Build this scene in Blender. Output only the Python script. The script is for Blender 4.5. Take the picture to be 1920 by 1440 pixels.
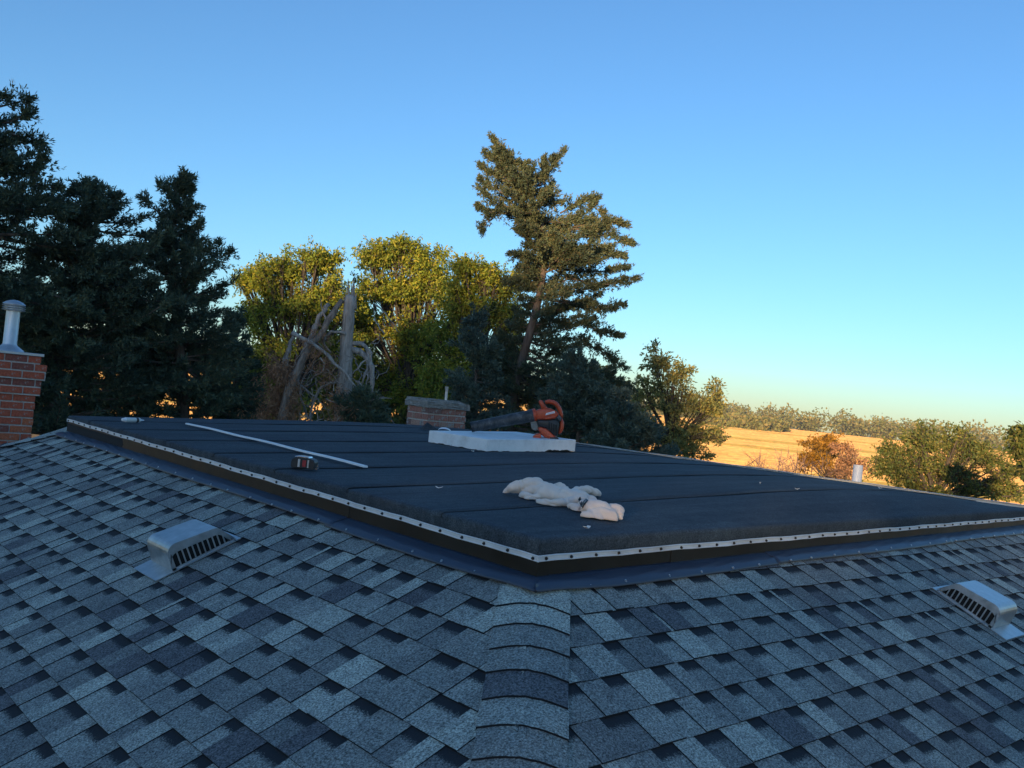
import bpy, bmesh, math, random
import numpy as np
from mathutils import Vector, Matrix

# ------------------------------------------------------------------ clean
for o in list(bpy.data.objects): bpy.data.objects.remove(o)
scene = bpy.context.scene
C = scene.collection
R = math.radians

# ------------------------------------------------------------------ camera
CAM = np.array([-2.12896, -2.36358, 0.72113])
YAW, PITCH, ROLL, FPX = 0.829088, 0.019196, 0.100269, 1674.19
_f = np.array([math.cos(YAW)*math.cos(PITCH), math.sin(YAW)*math.cos(PITCH), math.sin(PITCH)])
_r = np.array([math.sin(YAW), -math.cos(YAW), 0.0])
_u = np.cross(_r, _f)
CF = _f
CR = _r*math.cos(ROLL) + _u*math.sin(ROLL)
CU = -_r*math.sin(ROLL) + _u*math.cos(ROLL)
HR = _r.copy()                                            # level right
HF = np.array([math.cos(YAW), math.sin(YAW), 0.0])        # level forward
cam_d = bpy.data.cameras.new('camera'); cam = bpy.data.objects.new('camera', cam_d); C.objects.link(cam)
cam_d.sensor_width = 36; cam_d.lens = 36*FPX/1920; cam_d.clip_start = 0.05; cam_d.clip_end = 20000
cam.matrix_world = Matrix(((CR[0], CU[0], -CF[0], CAM[0]), (CR[1], CU[1], -CF[1], CAM[1]), (CR[2], CU[2], -CF[2], CAM[2]), (0, 0, 0, 1)))
scene.camera = cam

# ------------------------------------------------------------------ sky, sun, exposure
SUN_AZ, SUN_EL = R(207), R(6.0)                            # direction towards the sun, from +X counter-clockwise
world = bpy.data.worlds.new('World'); scene.world = world; world.use_nodes = True
wn = world.node_tree.nodes; wl = world.node_tree.links
bg = wn['Background']
sky = wn.new('ShaderNodeTexSky'); sky.sky_type = 'NISHITA'; sky.sun_disc = False
sky.sun_elevation = SUN_EL; sky.sun_rotation = math.pi/2 - SUN_AZ
sky.altitude = 300; sky.air_density = 1.0; sky.dust_density = 0.40; sky.ozone_density = 3.75
wl.new(sky.outputs[0], bg.inputs[0]); bg.inputs[1].default_value = 0.15
sun_d = bpy.data.lights.new('sun', 'SUN'); sun_d.energy = 4.6; sun_d.angle = R(0.53); sun_d.color = (1.0, 0.68, 0.36)
sun = bpy.data.objects.new('sun', sun_d); C.objects.link(sun)
_sd = Vector((math.cos(SUN_AZ)*math.cos(SUN_EL), math.sin(SUN_AZ)*math.cos(SUN_EL), math.sin(SUN_EL)))
sun.rotation_euler = _sd.to_track_quat('Z', 'Y').to_euler(); sun.location = (-20, -8, 12)
scene.view_settings.view_transform = 'Standard'; scene.view_settings.look = 'None'
scene.view_settings.exposure = 1.08; scene.view_settings.gamma = 1.0
scene.view_settings.use_curve_mapping = False
scene.render.engine = 'CYCLES'
scene.cycles.max_bounces = 5; scene.cycles.diffuse_bounces = 3; scene.cycles.glossy_bounces = 3; scene.cycles.transmission_bounces = 3; scene.cycles.volume_bounces = 0

# ------------------------------------------------------------------ helpers
rnd = random.Random(7)
def at(px, py, d):
    """point d metres ahead of the viewer on the line of sight used to survey the place"""
    return CAM + d*(CF + CR*(px-960)/FPX + CU*(720-py)/FPX)
def nrm(v):
    v = np.asarray(v, float); return v/np.maximum(np.linalg.norm(v, axis=-1, keepdims=True), 1e-9)

def tag(o, label=None, cat=None, group=None, kind=None):
    if label: o['label'] = label
    if cat: o['category'] = cat
    if group: o['group'] = group
    if kind: o['kind'] = kind
    return o
def empty(name, loc=(0, 0, 0), rz=0, label=None, cat=None, group=None):
    o = bpy.data.objects.new(name, None); C.objects.link(o); o.location = [float(a) for a in loc]; o.rotation_euler = (0, 0, rz)
    o.empty_display_size = 0.1
    return tag(o, label, cat, group)
def adopt(o, parent):
    if parent is not None:
        o.parent = parent
        # meshes are written in world coordinates: undo the parent's placement
        pm = Matrix.Identity(4); p = parent; chain = []
        while p is not None: chain.append(p); p = p.parent
        for p in reversed(chain): pm = pm @ p.matrix_parent_inverse @ p.matrix_basis
        o.matrix_parent_inverse = pm.inverted()
    return o

class MB:
    def __init__(s): s.v = []; s.f = []; s.m = []; s.uv = []
    def add(s, vs, fs, mi=0, uvs=None):
        b = len(s.v); s.v += [tuple(float(c) for c in p) for p in vs]
        for i, f in enumerate(fs):
            s.f.append([b+k for k in f]); s.m.append(mi if isinstance(mi, int) else mi[i])
            s.uv.append([uvs[k] for k in f] if uvs is not None else [(0, 0)]*len(f))
        return s
    def box(s, x0, x1, y0, y1, z0, z1, mi=0, M=None):
        p = [(x0, y0, z0), (x1, y0, z0), (x1, y1, z0), (x0, y1, z0), (x0, y0, z1), (x1, y0, z1), (x1, y1, z1), (x0, y1, z1)]
        if M is not None: p = [tuple(M @ Vector(a)) for a in p]
        return s.add(p, [(0, 3, 2, 1), (4, 5, 6, 7), (0, 1, 5, 4), (1, 2, 6, 5), (2, 3, 7, 6), (3, 0, 4, 7)], mi)
    def tube(s, pts, rad, n=8, mi=0, caps=True, squash=None):
        P = [np.asarray(p, float) for p in pts]; k = len(P)
        if not hasattr(rad, '__len__'): rad = [rad]*k
        T = []
        for i in range(k):
            a = P[min(i+1, k-1)] - P[max(i-1, 0)]; T.append(a/max(np.linalg.norm(a), 1e-9))
        ref = np.array([0, 0, 1.0]) if abs(T[0][2]) < .9 else np.array([1.0, 0, 0])
        U = np.cross(T[0], ref); U /= np.linalg.norm(U)
        vs = []
        for i in range(k):
            U = U - T[i]*(U@T[i]); U /= max(np.linalg.norm(U), 1e-9); V = np.cross(T[i], U)
            for j in range(n):
                a = 2*math.pi*j/n; vs.append(P[i] + rad[i]*(math.cos(a)*U + math.sin(a)*V*(squash or 1)))
        fs = [(i*n+j, i*n+(j+1) % n, (i+1)*n+(j+1) % n, (i+1)*n+j) for i in range(k-1) for j in range(n)]
        if caps: fs += [tuple(range(n-1, -1, -1)), tuple((k-1)*n+j for j in range(n))]
        return s.add(vs, fs, mi)
    def prism(s, poly, a, b, M=None, mi=0):
        """polygon (x,z) swept along y from a to b"""
        n = len(poly); p = [(x, a, z) for x, z in poly] + [(x, b, z) for x, z in poly]
        if M is not None: p = [tuple(M @ Vector(q)) for q in p]
        return s.add(p, [tuple(range(n)), tuple(range(2*n-1, n-1, -1))] + [(i, n+i, n+(i+1) % n, (i+1) % n) for i in range(n)], mi)
    def build(s, name, mats, parent=None, smooth=False, bevel=0, kind=None, label=None, fixn=False):
        me = bpy.data.meshes.new(name); me.from_pydata(s.v, [], s.f)
        for m in (mats if isinstance(mats, (list, tuple)) else [mats]): me.materials.append(m)
        me.polygons.foreach_set('material_index', s.m)
        uv = me.uv_layers.new(name='UVMap'); uv.data.foreach_set('uv', [c for f in s.uv for p in f for c in p])
        if fixn:
            bm = bmesh.new(); bm.from_mesh(me); bmesh.ops.recalc_face_normals(bm, faces=bm.faces); bm.to_mesh(me); bm.free()
        if smooth: me.polygons.foreach_set('use_smooth', [True]*len(me.polygons))
        me.update()
        o = bpy.data.objects.new(name, me); C.objects.link(o); adopt(o, parent)
        if bevel:
            b = o.modifiers.new('bevel', 'BEVEL'); b.width = bevel; b.segments = 2; b.limit_method = 'ANGLE'
        if kind: o['kind'] = kind
        if label: o['label'] = label
        return o

def quads_mesh(name, V, mat, parent=None, mi=None, smooth=False):
    """V: (n,4,3) array of quads"""
    n = len(V); me = bpy.data.meshes.new(name)
    me.vertices.add(4*n); me.vertices.foreach_set('co', np.ascontiguousarray(V, dtype=np.float32).ravel())
    me.loops.add(4*n); me.loops.foreach_set('vertex_index', np.arange(4*n, dtype=np.int32))
    me.polygons.add(n); me.polygons.foreach_set('loop_start', np.arange(0, 4*n, 4, dtype=np.int32))
    me.polygons.foreach_set('loop_total', np.full(n, 4, dtype=np.int32))
    for m in (mat if isinstance(mat, (list, tuple)) else [mat]): me.materials.append(m)
    if mi is not None: me.polygons.foreach_set('material_index', np.asarray(mi, dtype=np.int32))
    me.update(); me.validate()
    o = bpy.data.objects.new(name, me); C.objects.link(o); adopt(o, parent)
    return o
def leaf_quads(P, D, N, L, W):
    """diamond leaves starting at P, pointing D, width along D x N"""
    D = nrm(D); S = nrm(np.cross(D, N)); L = np.asarray(L)[:, None]; W = np.asarray(W)[:, None]
    M = P + D*L*.45
    return np.stack([P, M + S*W*.5, P + D*L, M - S*W*.5], axis=1)

# ------------------------------------------------------------------ materials
def mat(name, col, rough=.6, metal=0, spec=.5):
    m = bpy.data.materials.new(name); m.use_nodes = True; b = m.node_tree.nodes['Principled BSDF']
    b.inputs['Base Color'].default_value = (*col, 1); b.inputs['Roughness'].default_value = rough
    b.inputs['Metallic'].default_value = metal; b.inputs['Specular IOR Level'].default_value = spec
    return m
def nodes(m): return m.node_tree.nodes, m.node_tree.links, m.node_tree.nodes['Principled BSDF']
def ramp(n, stops):
    r = n.new('ShaderNodeValToRGB'); e = r.color_ramp.elements
    while len(e) < len(stops): e.new(.5)
    for i, (p, c) in enumerate(stops): e[i].position = p; e[i].color = (*c, 1) if len(c) == 3 else c
    return r
def noise(n, l, scale, detail=2, vec=None, rough=.5, dist=0):
    t = n.new('ShaderNodeTexNoise'); t.inputs['Scale'].default_value = scale; t.inputs['Detail'].default_value = detail
    t.inputs['Roughness'].default_value = rough; t.inputs['Distortion'].default_value = dist
    if vec is not None: l.new(vec, t.inputs['Vector'])
    return t
def mixc(n, l, fac, a, b, mode='MIX'):
    x = n.new('ShaderNodeMix'); x.data_type = 'RGBA'; x.blend_type = mode
    for s, v in ((0, fac), (6, a), (7, b)):
        if isinstance(v, (int, float)): x.inputs[s].default_value = v
        elif isinstance(v, tuple): x.inputs[s].default_value = (*v, 1)
        else: l.new(v, x.inputs[s])
    return x.outputs[2]
def mth(n, l, op, a, b=0.0):
    x = n.new('ShaderNodeMath'); x.operation = op
    for i, v in enumerate((a, b)):
        if isinstance(v, (int, float)): x.inputs[i].default_value = v
        else: l.new(v, x.inputs[i])
    return x.outputs[0]
def bump(n, l, b, h, strength=.3, dist=.01):
    x = n.new('ShaderNodeBump'); x.inputs['Strength'].default_value = strength; x.inputs['Distance'].default_value = dist
    l.new(h, x.inputs['Height']); l.new(x.outputs[0], b.inputs['Normal'])
def objvec(n):
    return n.new('ShaderNodeTexCoord').outputs['Object']

def granule_mat(name, col, contrast=.75, scale=150, rough=.9, band=False, stain=True, bstr=.5):
    m = mat(name, col, rough, spec=.25); n, l, b = nodes(m); v = objvec(n)
    g = noise(n, l, scale, 3, v, .75)
    lo = tuple(c*(1-contrast) for c in col); hi = tuple(min(1, c*(1+contrast*1.25)) for c in col)
    r = ramp(n, [(.34, lo), (.5, col), (.66, hi)]); l.new(g.outputs[0], r.inputs[0])
    colr = r.outputs[0]
    g2 = noise(n, l, 26, 4, v, .6); r2 = ramp(n, [(.3, (.80, .80, .82)), (.7, (1.12, 1.12, 1.1))]); l.new(g2.outputs[0], r2.inputs[0])
    colr = mixc(n, l, 1.0, colr, r2.outputs[0], 'MULTIPLY')
    if stain:
        g4 = noise(n, l, 2.3, 4, v, .6); r4 = ramp(n, [(.35, (.86, .86, .88)), (.65, (1.08, 1.08, 1.06))]); l.new(g4.outputs[0], r4.inputs[0])
        colr = mixc(n, l, 1.0, colr, r4.outputs[0], 'MULTIPLY')
    if band:
        uv = n.new('ShaderNodeTexCoord').outputs['UV']; sp = n.new('ShaderNodeSeparateXYZ'); l.new(uv, sp.inputs[0])
        g3 = noise(n, l, 160, 3, v, .8)
        f = mth(n, l, 'ADD', sp.outputs[1], mth(n, l, 'MULTIPLY', mth(n, l, 'SUBTRACT', g3.outputs[0], .5), .5))
        rb = ramp(n, [(.64, (0, 0, 0)), (.76, (1, 1, 1))]); l.new(f, rb.inputs[0])
        colr = mixc(n, l, rb.outputs[0], colr, (.026, .031, .037))
    l.new(colr, b.inputs['Base Color']); bump(n, l, b, g.outputs[0], bstr, .004)
    return m

TONES = {'light': (.375, .41, .365), 'mid_light': (.295, .322, .295), 'mid': (.235, .257, .242), 'dark': (.188, .205, .198), 'slate': (.122, .130, .138)}
SH = [granule_mat('shingle_'+k, c) for k, c in TONES.items()]
SHB = [granule_mat('shingle_band_'+k, c, band=True) for k, c in TONES.items()]
EDGE = mat('asphalt_cut_edge', (.018, .02, .024), .9, spec=.2)
SHMATS = SH + SHB + [EDGE]
MEMB = granule_mat('roof_membrane', (.054, .068, .080), .55, 170, .85, stain=True, bstr=.35)
def membrane_extra():
    n, l, b = nodes(MEMB); v = objvec(n)
    mp = n.new('ShaderNodeMapping'); mp.inputs['Scale'].default_value = (.7, 9, 1); l.new(v, mp.inputs[0])
    g = noise(n, l, 1.6, 5, mp.outputs[0], .65); r = ramp(n, [(.30, (.74, .74, .77)), (.52, (1, 1, 1)), (.74, (1.42, 1.40, 1.34))]); l.new(g.outputs[0], r.inputs[0])
    src = b.inputs['Base Color'].links[0].from_socket
    l.new(mixc(n, l, 1.0, src, r.outputs[0], 'MULTIPLY'), b.inputs['Base Color'])
membrane_extra()
BEAD = mat('bitumen_bead', (.008, .009, .011), .55)
ALU = mat('mill_aluminium', (.78, .78, .76), .38, .35)
def metal_wear(m, a, b_, scale=6):
    n, l, b = nodes(m); v = objvec(n); g = noise(n, l, scale, 6, v, .7); r = ramp(n, [(.3, a), (.7, b_)]); l.new(g.outputs[0], r.inputs[0])
    l.new(r.outputs[0], b.inputs['Base Color'])
    r2 = ramp(n, [(.3, (.28,)*3), (.7, (.5,)*3)]); l.new(g.outputs[0], r2.inputs[0]); l.new(r2.outputs[0], b.inputs['Roughness'])
metal_wear(ALU, (.66, .69, .71), (.84, .87, .90))
SCREW = mat('black_screw', (.015, .015, .017), .5)
BSCREW = mat('bright_screw', (.7, .7, .7), .3, 1)
FASC = mat('bronze_fascia_metal', (.012, .010, .008), .30, 0, .35)
metal_wear(FASC, (.009, .008, .007), (.016, .013, .010), 3)
APRON = mat('slate_flashing_metal', (.03, .045, .075), .30, .0, .5)
metal_wear(APRON, (.024, .038, .066), (.042, .060, .095), 5)
GALV = mat('galvanised_metal', (.50, .52, .54), .42, .75)
metal_wear(GALV, (.42, .44, .46), (.58, .60, .62), 9)
VENTM = mat('vent_hood_metal', (.5, .53, .55), .32, .8); metal_wear(VENTM, (.34, .37, .38), (.60, .63, .65), 17)
DARKM = mat('dark_void', (.012, .013, .014), .9)
WALLM = mat('cream_siding', (.55, .53, .48), .7)
MORTAR = mat('mortar', (.30, .28, .25), .95)
def mortar_x():
    n, l, b = nodes(MORTAR); v = objvec(n); g = noise(n, l, 40, 5, v, .7); r = ramp(n, [(.3, (.34, .325, .30)), (.7, (.60, .57, .53))]); l.new(g.outputs[0], r.inputs[0])
    l.new(r.outputs[0], b.inputs['Base Color']); bump(n, l, b, g.outputs[0], .6, .01)
mortar_x()
def brick_mat(name, c, patch=.0):
    m = mat(name, c, .9, spec=.2); n, l, b = nodes(m); v = objvec(n)
    g = noise(n, l, 55, 5, v, .7); r = ramp(n, [(.3, tuple(k*.62 for k in c)), (.7, tuple(k*1.3 for k in c))]); l.new(g.outputs[0], r.inputs[0])
    p = noise(n, l, 8.5, 4, v, .65, .3); rp = ramp(n, [(.61-patch, (0, 0, 0)), (.65-patch, (1, 1, 1))]); l.new(p.outputs[0], rp.inputs[0])
    l.new(mixc(n, l, rp.outputs[0], r.outputs[0], (.30, .285, .265)), b.inputs['Base Color']); bump(n, l, b, g.outputs[0], .5, .006)
    return m
BRICKS = [brick_mat('red_brick', (.42, .105, .060)), brick_mat('orange_brick', (.48, .145, .070)), brick_mat('dark_brick', (.24, .085, .065)), brick_mat('sooty_brick', (.15, .10, .095))]
OLDB = [brick_mat('weathered_brick', (.33, .16, .125), .03), brick_mat('weathered_dark_brick', (.20, .12, .105), .02), brick_mat('weathered_pale_brick', (.36, .23, .18), .06)]
CROWN = mat('weathered_concrete', (.15, .145, .135), .95)
def crown_x():
    n, l, b = nodes(CROWN); v = objvec(n); g = noise(n, l, 18, 7, v, .75); r = ramp(n, [(.3, (.13, .128, .115)), (.5, (.24, .235, .215)), (.72, (.36, .35, .32))]); l.new(g.outputs[0], r.inputs[0])
    l.new(r.outputs[0], b.inputs['Base Color']); bump(n, l, b, g.outputs[0], .8, .02)
crown_x()
WHITEP = mat('white_painted_board', (.68, .69, .68), .6)
def white_x():
    n, l, b = nodes(WHITEP); v = objvec(n); g = noise(n, l, 7, 7, v, .7); r = ramp(n, [(.28, (.62, .62, .60)), (.5, (.80, .81, .80)), (.7, (.87, .88, .87))]); l.new(g.outputs[0], r.inputs[0])
    l.new(r.outputs[0], b.inputs['Base Color']); bump(n, l, b, g.outputs[0], .08, .004)
white_x()
STRIPW = mat('white_trim', (.86, .87, .88), .45)
PVC = mat('white_pvc', (.82, .83, .84), .4)
ORANGE = mat('orange_plastic', (.60, .075, .022), .42)
def orange_x():
    n, l, b = nodes(ORANGE); v = objvec(n); g = noise(n, l, 30, 5, v, .7); r = ramp(n, [(.3, (.36, .050, .022)), (.6, (.58, .075, .022))]); l.new(g.outputs[0], r.inputs[0]); l.new(r.outputs[0], b.inputs['Base Color'])
orange_x()
BLACKP = mat('black_plastic', (.020, .022, .025), .45)
TUBEP = mat('dusty_black_plastic', (.04, .045, .05), .5)
def tube_x():
    n, l, b = nodes(TUBEP); v = objvec(n); g = noise(n, l, 16, 6, v, .75, .6); r = ramp(n, [(.38, (.016, .019, .022)), (.55, (.05, .055, .06)), (.72, (.16, .165, .17))]); l.new(g.outputs[0], r.inputs[0]); l.new(r.outputs[0], b.inputs['Base Color'])
tube_x()
LABELW = mat('white_label', (.78, .76, .76), .5)
LABELD = mat('label_print', (.42, .12, .10), .6)
FLEECE = mat('cream_fleece', (.70, .585, .50), .95, spec=.1)
def fleece_x():
    n, l, b = nodes(FLEECE); b.inputs['Sheen Weight'].default_value = .3
    v = objvec(n); g = noise(n, l, 260, 3, v, .7); g2 = noise(n, l, 9, 3, v); r = ramp(n, [(.3, (.84, .66, .55)), (.7, (.92, .76, .65))]); l.new(g2.outputs[0], r.inputs[0]); l.new(r.outputs[0], b.inputs['Base Color'])
    bump(n, l, b, g.outputs[0], .25, .004)
fleece_x()
REDP = mat('red_plastic', (.36, .03, .035), .4)
CHROME = mat('chrome', (.75, .75, .75), .2, 1)
CAULKW = mat('caulk_cartridge', (.62, .66, .64), .5)
PAPER = mat('pale_scrap', (.7, .7, .66), .8)

def bark_mat(name, a, b_, sc=9):
    m = mat(name, a, .95, spec=.15); n, l, b = nodes(m); v = objvec(n)
    mp = n.new('ShaderNodeMapping'); mp.inputs['Scale'].default_value = (1, 1, .18); l.new(v, mp.inputs[0])
    g = noise(n, l, sc, 6, mp.outputs[0], .7); r = ramp(n, [(.32, a), (.68, b_)]); l.new(g.outputs[0], r.inputs[0]); l.new(r.outputs[0], b.inputs['Base Color'])
    bump(n, l, b, g.outputs[0], .8, .04)
    return m
BARK_C = bark_mat('cedar_bark', (.060, .045, .038), (.19, .15, .125))
BARK_D = bark_mat('dark_bark', (.045, .038, .032), (.12, .10, .085))
BARK_G = bark_mat('dead_grey_wood', (.17, .15, .13), (.50, .46, .42), 16)
BARK_L = bark_mat('dead_brown_wood', (.11, .085, .068), (.34, .285, .24), 16)
TWIG = mat('bare_twig', (.30, .19, .145), .9)
def leaf_mat(name, cols, trans=.25, sat=None, rough=.6):
    m = bpy.data.materials.new(name); m.use_nodes = True; n, l, b = nodes(m)
    ge = n.new('ShaderNodeNewGeometry')
    r = ramp(n, [(i/(max(1, len(cols)-1)), c) for i, c in enumerate(cols)]); l.new(ge.outputs['Random Per Island'], r.inputs[0])
    v = objvec(n); g = noise(n, l, .9, 3, v); r2 = ramp(n, [(.35, (.74, .78, .80)), (.65, (1.2, 1.14, 1.02))]); l.new(g.outputs[0], r2.inputs[0])
    col = mixc(n, l, 1.0, r.outputs[0], r2.outputs[0], 'MULTIPLY')
    l.new(col, b.inputs['Base Color']); b.inputs['Roughness'].default_value = rough; b.inputs['Specular IOR Level'].default_value = .25
    t = n.new('ShaderNodeBsdfTranslucent'); l.new(col, t.inputs[0])
    mx = n.new('ShaderNodeMixShader'); mx.inputs[0].default_value = trans; l.new(b.outputs[0], mx.inputs[1]); l.new(t.outputs[0], mx.inputs[2])
    l.new(mx.outputs[0], n['Material Output'].inputs[0])
    return m
CEDAR_DK = leaf_mat('cedar_leaf_dark', [(.042, .074, .060), (.064, .104, .076), (.088, .128, .086), (.13, .135, .070)], .12)
CEDAR_E = leaf_mat('cedar_leaf', [(.050, .078, .056), (.076, .108, .068), (.105, .13, .072), (.15, .125, .062)], .12)
CEDAR_BL = leaf_mat('cedar_leaf_blue', [(.052, .088, .080), (.082, .128, .112), (.11, .16, .135), (.13, .145, .095)], .12)
LEAF_Y = leaf_mat('leaf_yellow_green', [(.14, .215, .036), (.23, .30, .044), (.33, .35, .050), (.43, .37, .055)], .4)
LEAF_G = leaf_mat('leaf_olive', [(.075, .115, .036), (.115, .155, .044), (.17, .185, .055), (.26, .22, .06)], .35)
LEAF_P = leaf_mat('leaf_pale', [(.15, .19, .075), (.25, .27, .10), (.37, .34, .13), (.46, .38, .12)], .4)
LEAF_O = leaf_mat('leaf_orange', [(.26, .14, .028), (.36, .19, .030), (.44, .23, .030), (.20, .13, .04)], .35)
LEAF_R = leaf_mat('dead_rust_needles', [(.22, .115, .070), (.32, .17, .10), (.42, .25, .15)], .1)
LEAF_FAR = leaf_mat('far_leaf', [(.13, .155, .055), (.18, .19, .066), (.23, .21, .075), (.27, .21, .08)], .2)

# ------------------------------------------------------------------ ground
T = math.tan(0.437204)                   # roof pitch, about 25 degrees
PIT = 0.437204
GZ = -6.0
def ground_h(x, y):
    r = math.hypot(x, y); a = math.atan2(y, x)
    t = min(1, max(0, (r-70)/430)); s = t*t*(3-2*t)
    h = GZ + 6.6*s + .9*math.sin(x*.011+.6)*math.sin(y*.009+1.1)*min(1, max(0, (r-90)/150))
    b = math.cos(a-R(192)); 
    return h
ROWA = YAW-.2
STRIPS = [(120, 132), (196, 210), (243, 264), (345, 360)]
def build_ground():
    rr = [0, 6, 12, 18, 25, 35, 50, 70, 90, 115, 140, 170, 200, 235, 270, 310, 350, 400, 450, 500, 560, 640, 800, 1100, 1600, 2600, 5000, 9000]
    nA = 120; vs = [(0, 0, GZ)]; fs = []
    for r in rr[1:]:
        for j in range(nA):
            a = 2*math.pi*j/nA; x, y = r*math.cos(a), r*math.sin(a); vs.append((x, y, ground_h(x, y)))
    for j in range(nA): fs.append((0, 1+j, 1+(j+1) % nA))
    for i in range(len(rr)-2):
        for j in range(nA):
            a = 1+i*nA; fs.append((a+j, a+nA+j, a+nA+(j+1) % nA, a+(j+1) % nA))
    m = mat('stubble_field', (.4, .28, .12), .95, spec=.1); n, l, b = nodes(m); v = objvec(n)
    mp = n.new('ShaderNodeMapping'); mp.inputs['Rotation'].default_value = (0, 0, R(-4)); mp.inputs['Scale'].default_value = (1, .18, 1); l.new(v, mp.inputs[0])
    g = noise(n, l, .9, 6, mp.outputs[0], .7); r1 = ramp(n, [(.3, (.34, .195, .075)), (.55, (.46, .275, .105)), (.75, (.55, .36, .16))]); l.new(g.outputs[0], r1.inputs[0])
    # grass strips left between the crop strips, running across the slope
    sp = n.new('ShaderNodeSeparateXYZ'); l.new(v, sp.inputs[0]); edge = noise(n, l, .08, 4, v)
    dp = mth(n, l, 'ADD', mth(n, l, 'MULTIPLY', sp.outputs[0], math.cos(ROWA)), mth(n, l, 'MULTIPLY', sp.outputs[1], math.sin(ROWA)))
    lt = mth(n, l, 'ADD', mth(n, l, 'MULTIPLY', sp.outputs[0], math.sin(ROWA)), mth(n, l, 'MULTIPLY', sp.outputs[1], -math.cos(ROWA)))
    dp = mth(n, l, 'ADD', dp, mth(n, l, 'MULTIPLY', mth(n, l, 'SINE', mth(n, l, 'MULTIPLY', lt, .02)), 6.0))
    msk = None
    for a_, b_ in STRIPS:
        q = mth(n, l, 'MULTIPLY', mth(n, l, 'GREATER_THAN', dp, a_), mth(n, l, 'LESS_THAN', dp, b_)); msk = q if msk is None else mth(n, l, 'MAXIMUM', msk, q)
    class _o: pass
    rs = _o(); rs.outputs = [msk]
    gg = noise(n, l, .5, 5, v); rg = ramp(n, [(.3, (.12, .115, .035)), (.7, (.20, .165, .055))]); l.new(gg.outputs[0], rg.inputs[0])
    col = mixc(n, l, rs.outputs[0], r1.outputs[0], rg.outputs[0])
    # lawn round the house
    ln = n.new('ShaderNodeVectorMath'); ln.operation = 'LENGTH'; l.new(v, ln.inputs[0])
    lf = ramp(n, [(.0, (1, 1, 1)), (.55, (1, 1, 1)), (.60, (0, 0, 0))]); l.new(mth(n, l, 'DIVIDE', mth(n, l, 'ADD', ln.outputs['Value'], mth(n, l, 'MULTIPLY', edge.outputs[0], 10)), 100.0), lf.inputs[0])
    lw = ramp(n, [(.3, (.05, .075, .022)), (.7, (.10, .11, .035))]); l.new(gg.outputs[0], lw.inputs[0])
    col = mixc(n, l, lf.outputs[0], col, lw.outputs[0])
    l.new(col, b.inputs['Base Color']); bump(n, l, b, g.outputs[0], .5, .3)
    mb = MB(); mb.add(vs, fs); o = mb.build('ground', m, None, smooth=True); o['kind'] = 'structure'
build_ground()

# ------------------------------------------------------------------ house: shell
OFF = 0.2566882                                            # hip line: x = y + OFF
NX, NY = 0.190, -0.0667                                    # corner where deck walls meet the hip
LY, RX = 5.55, 5.90                                        # far ends of the raised deck
EAVE = 3.2                                                 # plan run of each slope
house = empty('house', (3, 2.7, GZ), 0, 'hip-roofed house with grey architectural shingles around a raised black flat deck', 'house')
Z0 = NX*T                                                  # height of the slopes at the deck walls
def build_shell():
    q = [(NX, NY), (RX, NY), (RX, LY), (NX, LY)]
    o = [(NX-EAVE, NY-EAVE), (RX+EAVE, NY-EAVE), (RX+EAVE, LY+EAVE), (NX-EAVE, LY+EAVE)]
    ez = Z0-EAVE*T
    d = .006
    vs = [(*p, Z0-d) for p in q] + [(*p, ez-d) for p in o] + [(*p, ez-.18) for p in o]
    fs = [(0, 1, 2, 3)] + [(i, 4+i, 4+(i+1) % 4, (i+1) % 4) for i in range(4)] + [(4+i, 8+i, 8+(i+1) % 4, 4+(i+1) % 4) for i in range(4)] + [(11, 10, 9, 8)]
    mi = [0, 0, 1, 1, 0, 2, 2, 2, 2, 2]
    MB().add(vs, fs, mi).build('roof_underlay', [EDGE, SH[2], WALLM], house, fixn=True)
    w = EAVE-.45
    MB().box(NX-w, RX+w, NY-w, LY+w, GZ-.1, ez-.1815).build('wall', WALLM, house)
build_shell()

# ------------------------------------------------------------------ shingles
EXPO = .143
def sideL(s, v, h):   # left slope: s along +Y, v up the slope, h off the surface (v=0 on the first course line)
    return (v*math.cos(PIT) - h*math.sin(PIT), s, v*math.sin(PIT) + h*math.cos(PIT))
def sideR(s, v, h):
    y0, z0 = -0.1365239, 0.0561611
    return (s, y0 + v*math.cos(PIT) - h*math.sin(PIT), z0 + v*math.sin(PIT) + h*math.cos(PIT))
def project(p):
    d = np.asarray(p)-CAM; z = d@CF
    if z < .1: return None
    return 960+FPX*(d@CR)/z, 720-FPX*(d@CU)/z
VENTS = {'L': (1.56, 1.88, -.60, -.16), 'R': (2.84, 3.18, -.62, -.28)}
def clip_lo(poly, lim):
    """keep the part of a convex (s,v) polygon with s >= a + b*v"""
    a, b = lim; out = []
    f = lambda p: p[0]-(a+b*p[1])
    for i in range(len(poly)):
        p, q = poly[i], poly[(i+1) % len(poly)]; fp, fq = f(p), f(q)
        if fp >= 0: out.append(p)
        if (fp >= 0) != (fq >= 0):
            t = fp/(fp-fq); out.append((p[0]+(q[0]-p[0])*t, p[1]+(q[1]-p[1])*t))
    return out
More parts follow.
